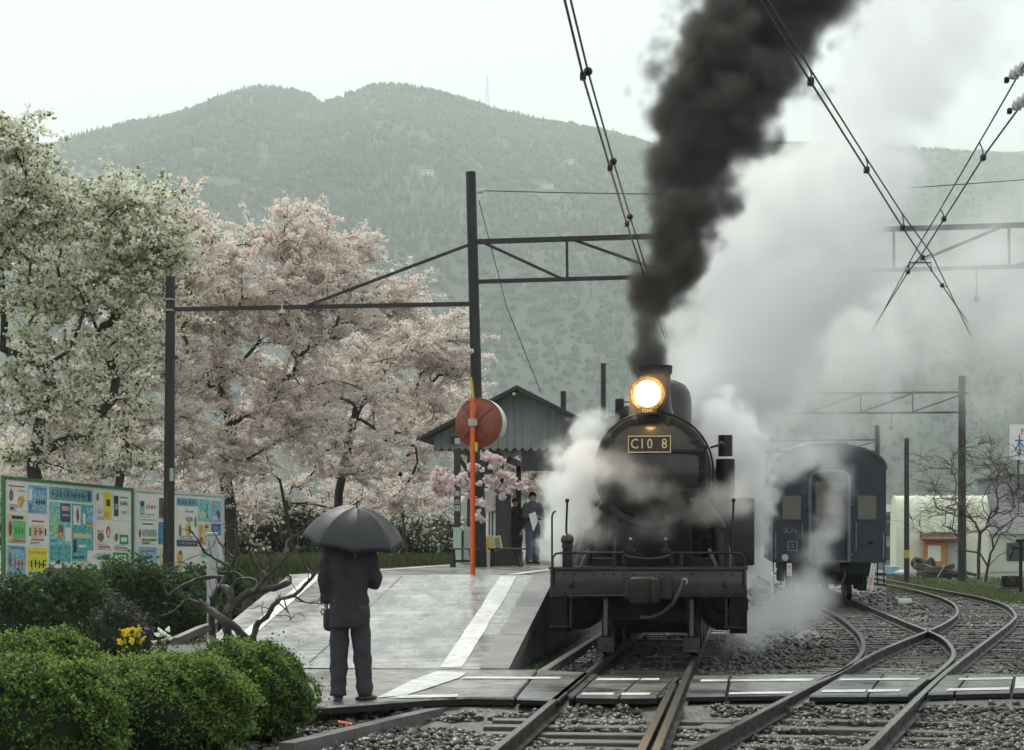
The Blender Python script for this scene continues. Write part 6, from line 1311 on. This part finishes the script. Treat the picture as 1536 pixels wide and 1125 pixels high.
    dg = bpy.context.evaluated_depsgraph_get(); me2 = bpy.data.meshes.new_from_object(jk.evaluated_get(dg)); old = jk.data; jk.modifiers.clear(); jk.data = me2; bpy.data.meshes.remove(old); me2.name = 'jacket'
    # folds
    co = np.zeros(len(me2.vertices) * 3); me2.vertices.foreach_get('co', co); co = co.reshape(-1, 3); nr = np.zeros_like(co).ravel(); me2.vertices.foreach_get('normal', nr); nr = nr.reshape(-1, 3)
    co += nr * (.006 * np.sin(co[:, 2:3] * 34 + 5 * np.sin(co[:, 0:1] * 9 + co[:, 2:3] * 3)) * np.cos(co[:, 0:1] * 9 + co[:, 2:3] * 5) + (.020 * fbm(co[:, 0] * 1.0 + co[:, 1] * .8 + 9, co[:, 2] * .55 + co[:, 0] * .35 + 9, .16, 3, 61))[:, None]); me2.vertices.foreach_set('co', co.ravel()); me2.update(); return r
# the man with the umbrella stands with his back to us: he faces +y
mp = GR(524, 1050, 0.0); mp.z = 0.0
PI = math.pi
man = make_person(mp, PI + .04, 'person in a black jacket and charcoal trousers seen from behind under a black umbrella', 1.66, {'R': ((-.0, 0, 0), (0, 0, 0)), 'L': ((0, 0, 0), (0, 0, 0)), 'feet': ((-.15, .0, 0), (.105, .0, 0)), 'toe': (-.55, .08)} | {'L': ((-.255, -.02, 1.10), (-.12, -.22, 1.12)), 'R': ((.235, .02, 1.13), (.222, -.03, .90))}, M['suit'], M['trouser'], .685)
# seen from the back his own left (-x when facing -y) is on the right after the half turn
um_top = PX(535, 760, 18.6); ub = empty('umbrella', (um_top.x, um_top.y, um_top.z), 0, 'large black eight-panel umbrella tilted back over the person, hiding the head', 'umbrella'); ub.rotation_euler = (R(15), R(5), .15)
M['umbrella'] = mat('wet_black_umbrella_cloth', (.009, .010, .012), (.015, .016, .019), 8, .45, .6, bump=.05, bscale=60); M['umbrella'].node_tree.nodes['Principled BSDF'].inputs['Sheen Weight'].default_value = .06
nr_ = 8; RAD, DEP = .485, .33; prof = [(t, RAD * math.sin(t * 1.16) / math.sin(1.16), -DEP * (1 - math.cos(t * 1.16)) / (1 - math.cos(1.16))) for t in np.linspace(0, 1, 11)]
vs = []; seg = 6; n = nr_ * seg
for t, rr, z in prof:
    for j in range(n):
        a = 2 * PI * j / n; f = (j % seg) / seg; dip = math.sin(f * PI); q = rr * (1 - .075 * dip * t); zz = z + (.020 * dip * t * t) - .016 * dip * math.sin(t * PI); vs.append((q * math.cos(a), q * math.sin(a), zz))
fs = [(i * n + j, i * n + (j + 1) % n, (i + 1) * n + (j + 1) % n, (i + 1) * n + j) for i in range(len(prof) - 1) for j in range(n)]
cn = MB().add(vs, fs).build('canopy', M['umbrella'], ub, True, 25); so = cn.modifiers.new('cloth', 'SOLIDIFY'); so.thickness = .003
for k in range(nr_):
    a = 2 * PI * k / nr_; MB().tube([(rr * math.cos(a) * .99, rr * math.sin(a) * .99, z - .008) for t, rr, z in prof[1:]] + [(RAD * 1.015 * math.cos(a), RAD * 1.015 * math.sin(a), -DEP - .012)], .0035, 5).build('rib', M['steel'], ub)
MB().cyl((0, 0, .055), (0, 0, -.78), .006, n=8).build('shaft', M['steel'], ub); MB().lathe([(.012, 0), (.008, .03), (.004, .065), (.0, .07)], (0, 0, 0), (0, 0, 1), 10).build('ferrule', M['black_paint'], ub)
MB().tube([(0, 0, -.70), (0, 0, -.82), (0, .02, -.86), (0, .05, -.865), (0, .07, -.84)], .013, 8).build('handle', M['black_paint'], ub, True)
# the man's shoulder bag hangs at his left side
bgp = mp + Vector((-.185, -.06, .64)); bg = empty('shoulder_bag', bgp, .1, 'dark soft bag hanging at the left side of the person under the umbrella', 'bag'); MB().bbox((0, .1, .10), (.10, .20, .21), .045).build('body', M['suit'], bg, True)
MB().tube([(.02, .05, .24), (.08, -.05, .40), (.16, -.06, .52), (.2, -.02, .66)], .011, 6).build('strap', M['shelter_dark'], bg); MB().sphere((.05, -.03, .28), .012, 8, 6).build('buckle', M['steel'], bg)
# waiting people
pA = PX(799, 847, 47.2); pA.z = 1.0; make_person(pA, .5, 'person in a slate grey coat and blue grey trousers holding a white paper', 1.66, {'L': ((-.25, -.02, 1.12), (-.06, -.27, 1.12)), 'R': ((.25, -.02, 1.12), (.10, -.26, 1.10)), 'feet': ((-.10, 0, 0), (.11, .02, 0))}, M['grey_coat'], M['jeans'], .80)
pp = pA + Vector((-.0, -.34, .88)); pa_ = empty('paper_sheet', pp, .3, 'folded white paper held up by the person in the grey coat', 'paper'); MB().add([(-.10, 0, .28), (.06, -.02, .34), (.13, 0, .12), (.0, -.03, -.13), (-.10, 0, .28 - .003), (.06, -.017, .337), (.13, .003, .117), (.0, -.027, -.133)], [(0, 1, 2, 3), (7, 6, 5, 4), (0, 4, 5, 1), (1, 5, 6, 2), (2, 6, 7, 3), (3, 7, 4, 0)]).build('sheet', M['paper'], pa_)
pB = PX(773, 846, 49.0); pB.z = 1.0; make_person(pB, -.2, 'person in a long black coat standing beside the dark cabinet', 1.56, {'L': ((-.24, .0, 1.12), (-.20, -.10, .88)), 'R': ((.24, .0, 1.12), (.20, -.10, .88)), 'feet': ((-.09, 0, 0), (.09, .02, 0))}, M['dark_coat'], M['dark_coat'], .55)

# ------------------------------------------------------------------ sheds, signs and clutter on the right
M['shed_sheet'] = mat('cream_shed_sheeting', (.62, .65, .50), (.70, .72, .58), 1.5, .45, bump=.05); M['wall_white'] = mat('pale_rendered_wall', (.50, .53, .45), (.58, .60, .52), 1.5, .7); M['shed_orange'] = mat('orange_stained_wood', (.42, .15, .03), (.50, .20, .05), 6, .5); M['rust_brown'] = mat('rust_brown_awning', (.09, .035, .022), (.15, .06, .04), 5, .7); M['far_grey'] = mat('grey_cladding', (.20, .205, .21), (.27, .275, .28), 1.5, .6); M['tile_grey'] = mat('grey_roof_tiles', (.09, .09, .095), (.14, .14, .145), 6, .5, bump=.3)
Yq = 96.0; base = PX(1345, 842, Yq); base.z = .1; qh = empty('arched_shed', base, -.10, 'cream arched sheet-metal shed with an orange window porch', 'shed'); Wq, Hq, Lq = 3.4, 3.75, 4.35
arch = [(Wq / 2 - Wq / 2 * math.copysign(abs(math.cos(a)) ** .55, math.cos(a)), Hq * abs(math.sin(a)) ** .62) for a in np.linspace(0, PI, 25)]       # (depth, height)
MB().extrude(arch, 0, Lq, 'yz').build('shell', M['shed_sheet'], qh, True)
for k in range(9): MB().tube([(k * Lq / 8, y, z + .02) for y, z in arch], .022, 5).build('arch_rib', M['shed_sheet'], qh)
po = MB().box((1.75, -.35, .75), (1.05, .7, 1.5)).build('porch', M['shed_orange'], qh); MB().box((1.70, -.712, .95), (.62, .02, .75)).build('pane', M['shed_sheet'], po)
for x in (1.36, 2.04): MB().box((x, -.715, .95), (.06, .05, .86)).build('frame', M['shed_orange'], po)
MB().box((2.1, -.5, 1.72), (2.0, 1.3, .10), (R(12), 0, 0)).build('awning', M['rust_brown'], qh); MB().box((2.75, -.42, .82), (.85, .06, 1.62)).build('side_door', M['grey_paint'], qh); MB().bbox((3.05, -.46, .85), (.05, .05, .14), .01).build('door_handle', M['steel'], qh)
b0 = PX(1478, 845, 100); r = empty('low_building', (b0.x, 100, .1), -.05, 'long low pale building with a grey roof behind the bare bush', 'building'); MB().box((4, 3, .95), (8, 6, 1.9)).build('wall', M['wall_white'], r); MB().extrude([(-.3, 1.9), (6.3, 1.9), (3, 3.5)], -.3, 8.3, 'yz').build('roof', M['tile_grey'], r)
for x in (1.5, 3.6, 5.7): w_ = MB().box((x, -.02, 1.0), (.9, .06, .9)).build('window', M['dark_glass'], r)
b0 = PX(1500, 845, 112); r = empty('grey_warehouse', (b0.x, 112, .1), 0, 'tall grey clad building at the right edge under the lettered sign', 'building'); MB().box((5.5, 4, 2.6), (9.8, 8, 5.2)).build('wall', M['far_grey'], r); MB().box((5.5, 4, 5.26), (10.1, 8.3, .14)).build('roof', M['tile_grey'], r)
for x in (1.6, 3.4): MB().box((x + .2, -.03, 3.6), (1.1, .06, 1.2)).build('window', M['dark_glass'], r)
s0 = PX(1515, 690, 110.5); r = empty('rooftop_sign', s0, 0, 'white rooftop sign with a big blue character cut off by the photo edge', 'sign'); MB().box((2.5, .05, .98), (5.0, .1, 1.96)).build('sign_board', M['white_paint'], r); sign_text('林', 1.25, (.80, -.008, .72), M['letter_blue'], r, sx=.95); sign_text('株', .42, (.75, -.008, 1.55), M['letter_red'], r)
for x in (.5, 2.5, 4.5): MB().bar((x, .2, -1.4), (x, .2, 1.9), .1).build('stay', M['beam_iron'], r)
b0 = PX(1300, 845, 108); r = empty('grey_house', (b0.x, 108, 0.1), 0, 'grey house seen between the coach and the arched shed', 'house'); MB().box((.85, 3, 1.45), (2.4, 5, 2.9)).build('wall', M['far_grey'], r); MB().box((.85, 2.8, 3.02), (2.8, 5.6, .24)).build('roof', M['tile_grey'], r); MB().box((1.35, .46, 3.3), (1.0, .06, .5)).build('balcony_panel', M['white_paint'], r)
for z in (.9, 2.2): MB().box((1.5, .47, z), (.7, .06, .7)).build('window', M['dark_glass'], r)
# scrap heap
rsj = random.Random(3)
M['rubber'] = mat('old_rubber', (.012, .012, .012), (.03, .03, .03), 6, .6)
for i, (px, py, Y, rr, tx) in enumerate(((1378, 846, 84, .34, .3), (1396, 846, 84.5, .30, 1.2), (1388, 854, 83, .32, .15))):
    p = PX(px, py, Y); o = MB().lathe([(rr * .55, -.09), (rr * .9, -.11), (rr, -.06), (rr, .06), (rr * .9, .11), (rr * .55, .09), (rr * .5, 0)], (0, 0, 0), (math.sin(tx), -.8, math.cos(tx)), 18).build('old_tyre', M['rubber'], None, True); o.location = p
    tag(o, ('worn black tyre propped upright at the left of the scrap heap', 'worn tyre lying tilted in the middle of the scrap heap', 'lowest tyre of the scrap heap by the grass')[i], 'tyre', 'old tyres on the scrap heap')
p = PX(1418, 858, 82); r = empty('scrap_heap', (p.x, 82, .12), .1, 'heap of dark beams and scrap beside the arched shed', 'scrap heap')
for k in range(16):
    a = rsj.uniform(-.4, .4); c = Vector((rsj.uniform(-.9, .9), rsj.uniform(-.5, .6), .1 + .28 * rsj.random() * (1 - abs(k - 8) / 12))); MB().bbox(c, (rsj.uniform(.4, 1.3), rsj.uniform(.12, .3), rsj.uniform(.1, .25)), .02, (rsj.uniform(-.3, .3), rsj.uniform(-.35, .35), a)).build('beam', M['sleeper'] if k % 3 else M['rust_brown'], r)
MB().bar((-.55, -.62, .0), (-.2, -.55, .5), .035).build('pipe', M['grey_paint'], r)
p = PX(1520, 878, 66); r = empty('ground_lever', (p.x, 66, .0), -.1, 'dark point lever box with a leaning post at the right edge of the grass', 'point lever'); MB().bbox((-.1, 0, .22), (.55, .4, .42), .05).build('casing', M['iron_dark'], r, True); MB().lathe([(.0, -.02), (.16, 0), (.16, .2), (0, .22)], (-.12, -.3, .25), (0, 1, 0), 16).build('counterweight', M['iron'], r, True); MB().box((-.05, 0, .02), (.9, .7, .08)).build('base', M['sleeper'], r)
p = PX(1531, 885, 63); r = empty('iron_stand', (p.x, 63, .0), 0, 'black iron post with a bracketed head at the right edge', 'iron post'); MB().bar((0, 0, -.05), (0, 0, 1.55), .09).build('post', M['iron_dark'], r); MB().bar((-.30, 0, 1.38), (.18, 0, 1.28), .06).build('arm', M['iron_dark'], r); MB().bbox((-.02, 0, 1.58), (.26, .14, .08), .015).build('head', M['iron_dark'], r); MB().bar((-.2, 0, 1.36), (-.34, 0, 1.0), .05).build('hook', M['iron_dark'], r)
p = PX(1340, 862, 88); 
for i, (px, py, c, lb) in enumerate(((1337, 846, 'poster_sky', 'pale blue crate left on the grass behind the coach'), (1350, 857, 'white_paint', 'crumpled white sack lying on the grass behind the coach'))):
    q = PX(px, py, 90); r = empty('blue_crate' if i == 0 else 'white_sack', (q.x, 90, .1), .3, lb, 'crate' if i == 0 else 'sack')
    if i == 0: MB().bbox((0, 0, .2), (.6, .4, .35), .02).build('body', bpy.data.materials[c], r); MB().bbox((0, 0, .38), (.64, .44, .05), .01).build('rim', M['white_paint'], r)
    else: MB().sphere((0, 0, .1), .3, 14, 10, (1.2, .8, .45)).build('body', M[c], r, True); MB().sphere((.26, 0, .16), .1, 10, 8, (1, .8, .8)).build('tied_end', M[c], r, True)
q = GR(516, 1091, -.12); r = empty('orange_scrap', q, .4, 'bent scrap of orange plastic on the ground beside the kerb', 'litter'); MB().bbox((0, 0, .04), (.10, .05, .012), .004, (.3, .2, 0)).build('flap', M['orange'], r); MB().bbox((.05, .01, .02), (.06, .05, .012), .004, (.1, -.4, 0)).build('fold', M['orange'], r)
# shrubs in the dim distance behind the cherries
for i, (px, Y, rx, top, lb) in enumerate(((415, 66, 1.7, 2.6, 'olive bush on the bank directly above the umbrella left rim'), (560, 78, 2.2, 2.6, 'grey green bush on the bank right of the umbrella'), (650, 86, 2.0, 2.5, 'dull bush on the bank left of the mint green sign foot'), (290, 58, 1.6, 2.4, 'dark bush behind the end of the white poster board'), (120, 60, 2.4, 2.6, 'long dull bush behind the middle of the green framed poster board'))):
    shrub('bank_bush', px, Y, rx, 1.2, top, .85, lb, 'bush', 'bushes on the bank behind the platform', ['grass_dark', 'petal_mauve', 'young_leaf', 'hedge_leaf'], [.35, .22, .23, .2], 40 + i, 6000, .07, .2, .10)
# the hazy far grove that closes the valley floor
# ------------------------------------------------------------------ smoke and steam
M['smoke'] = volmat('coal_smoke', (.18, .168, .16), 1.0, .1)
M['steam'] = volmat('white_steam', (.9985, .999, .9985), 1.0, .0)
plume('smoke', [(PX(975, 552, 27.0), .25, 14), (PX(974, 510, 27.1), .36, 13), (PX(990, 450, 27.3), .44, 12), (PX(1003, 380, 27.5), .64, 11), (PX(1024, 300, 27.8), .70, 10), (PX(1050, 230, 28.0), .80, 9),
      (PX(1070, 150, 28.3), 1.08, 8), (PX(1115, 70, 28.6), 1.18, 7), (PX(1165, -10, 29), 1.25, 6), (PX(1225, -130, 29.5), 1.45, 5), (PX(1300, -260, 30), 1.6, 4)], M['smoke'], .042,
      'thick black coal smoke pouring up from the locomotive chimney', warp=(.6, .20), warp2=(1.8, .12), lump=.75, lscale=1.3, soft=.46, fine_amp=1.15, seed=3.1, cat='smoke')
plume('steam', [(PX(1045, 630, 31.5), .6, 3), (PX(1085, 565, 32.5), 1.25, 2.6), (PX(1135, 490, 33), 1.9, 2.3), (PX(1185, 405, 33.5), 2.15, 2.2), (PX(1235, 325, 34), 1.8, 2.2), (PX(1270, 255, 34.5), 1.2, 2.0), (PX(1320, 180, 35), 1.2, 1.1), (PX(1370, 80, 36), 1.5, .6), (PX(1420, -40, 37), 1.8, .4)], M['steam'], .09,
      'big white cloud of steam billowing up behind the right side of the locomotive', warp=(.32, .5), warp2=(1.0, .2), lump=.95, lscale=.85, soft=.36, fine_amp=1.5, seed=9.4)
plume('steam', [(PX(1100, 610, 34.5), 1.0, 2), (PX(1200, 575, 35.5), 1.6, 1.5), (PX(1320, 510, 36), 2.0, 1.2), (PX(1440, 470, 36.5), 2.2, .75), (PX(1580, 420, 37), 2.6, .55), (PX(1780, 360, 39), 3.0, .25)], M['steam'], .12,
      'thin steam drifting across the gantries above the blue coach', warp=(.3, .9), warp2=(1.0, .3), lump=.95, lscale=.6, soft=.8, seed=21.0)
plume('steam', [(PX(838, 850, 26.4), .15, 9), (PX(842, 800, 26.5), .29, 9), (PX(856, 750, 26.6), .46, 8), (PX(874, 700, 26.8), .52, 7), (PX(886, 662, 27.2), .36, 6), (PX(902, 636, 27.8), .18, 3)], M['steam'], .032,
      'dense white steam jet beside the platform at the left of the locomotive', warp=(1.0, .2), warp2=(2.6, .08), lump=.9, lscale=2.0, soft=.32, seed=5.5)
plume('steam', [(PX(860, 690, 25.9), .46, 2.6), (PX(915, 708, 25.8), .42, 2.0), (PX(975, 722, 25.8), .32, 1.5), (PX(1015, 735, 25.8), .18, .9)], M['steam'], .035,
      'wisp of steam drifting across the smokebox door below the number plate', warp=(1.0, .18), warp2=(2.6, .1), lump=.9, lscale=1.8, soft=.95, seed=31.0)
plume('steam', [(PX(1120, 745, 26.5), .36, 1.9), (PX(1070, 752, 26.0), .34, 1.5), (PX(1015, 770, 25.8), .30, 1.0), (PX(945, 800, 25.7), .30, .7), (PX(890, 800, 25.7), .36, 1.4), (PX(848, 805, 25.7), .34, 2.4)], M['steam'], .035,
      'faint steam hanging over the front deck of the locomotive', warp=(1.0, .2), warp2=(2.6, .1), lump=.95, lscale=1.7, soft=1.0, seed=41.0)
plume('steam', [(PX(1148, 900, 30), .22, 3.0), (PX(1136, 830, 29.6), .28, 6), (PX(1122, 740, 29.3), .40, 7), (PX(1105, 670, 29.3), .50, 7), (PX(1075, 610, 29.5), .42, 5)], M['steam'], .04,
      'white column of steam rising between the locomotive and the coach', warp=(.8, .25), warp2=(2.2, .1), lump=.9, lscale=1.7, soft=.35, seed=51.0)
plume('steam', [(PX(1085, 955, 26.0), .20, 2.2), (PX(1130, 935, 27.2), .38, 2.0), (PX(1175, 915, 29.5), .5, 1.3), (PX(1215, 895, 33), .65, .8)], M['steam'], .05,
      'low steam spreading over the ballast beside the locomotive wheels', warp=(.8, .25), warp2=(2.2, .1), lump=.8, lscale=1.5, soft=.7, seed=61.0)
plume('steam', [(PX(1195, 905, 43), .40, .9), (PX(1212, 850, 43.5), .5, 1.0), (PX(1240, 785, 44), .55, 1.1), (PX(1265, 725, 44.5), .5, .8), (PX(1235, 690, 45), .6, .8), (PX(1170, 690, 46), .9, 1.3)], M['steam'], .07,
      'wisp of steam curling up past the end door of the blue coach', warp=(.6, .4), warp2=(1.8, .15), lump=.8, lscale=1.2, soft=.7, seed=71.0)
plume('steam', [(PX(955, 612, 26.2), .22, .5), (PX(972, 592, 26.1), .34, .55), (PX(992, 572, 26.2), .26, .4)], M['steam'], .04,  # extra wisp added around the lens to stand in for its glow
      'faint steam added round the locomotive headlight to give it a warm halo', warp=(.9, .1), warp2=(2.2, .05), lump=.5, lscale=1.8, soft=.9, seed=81.0)
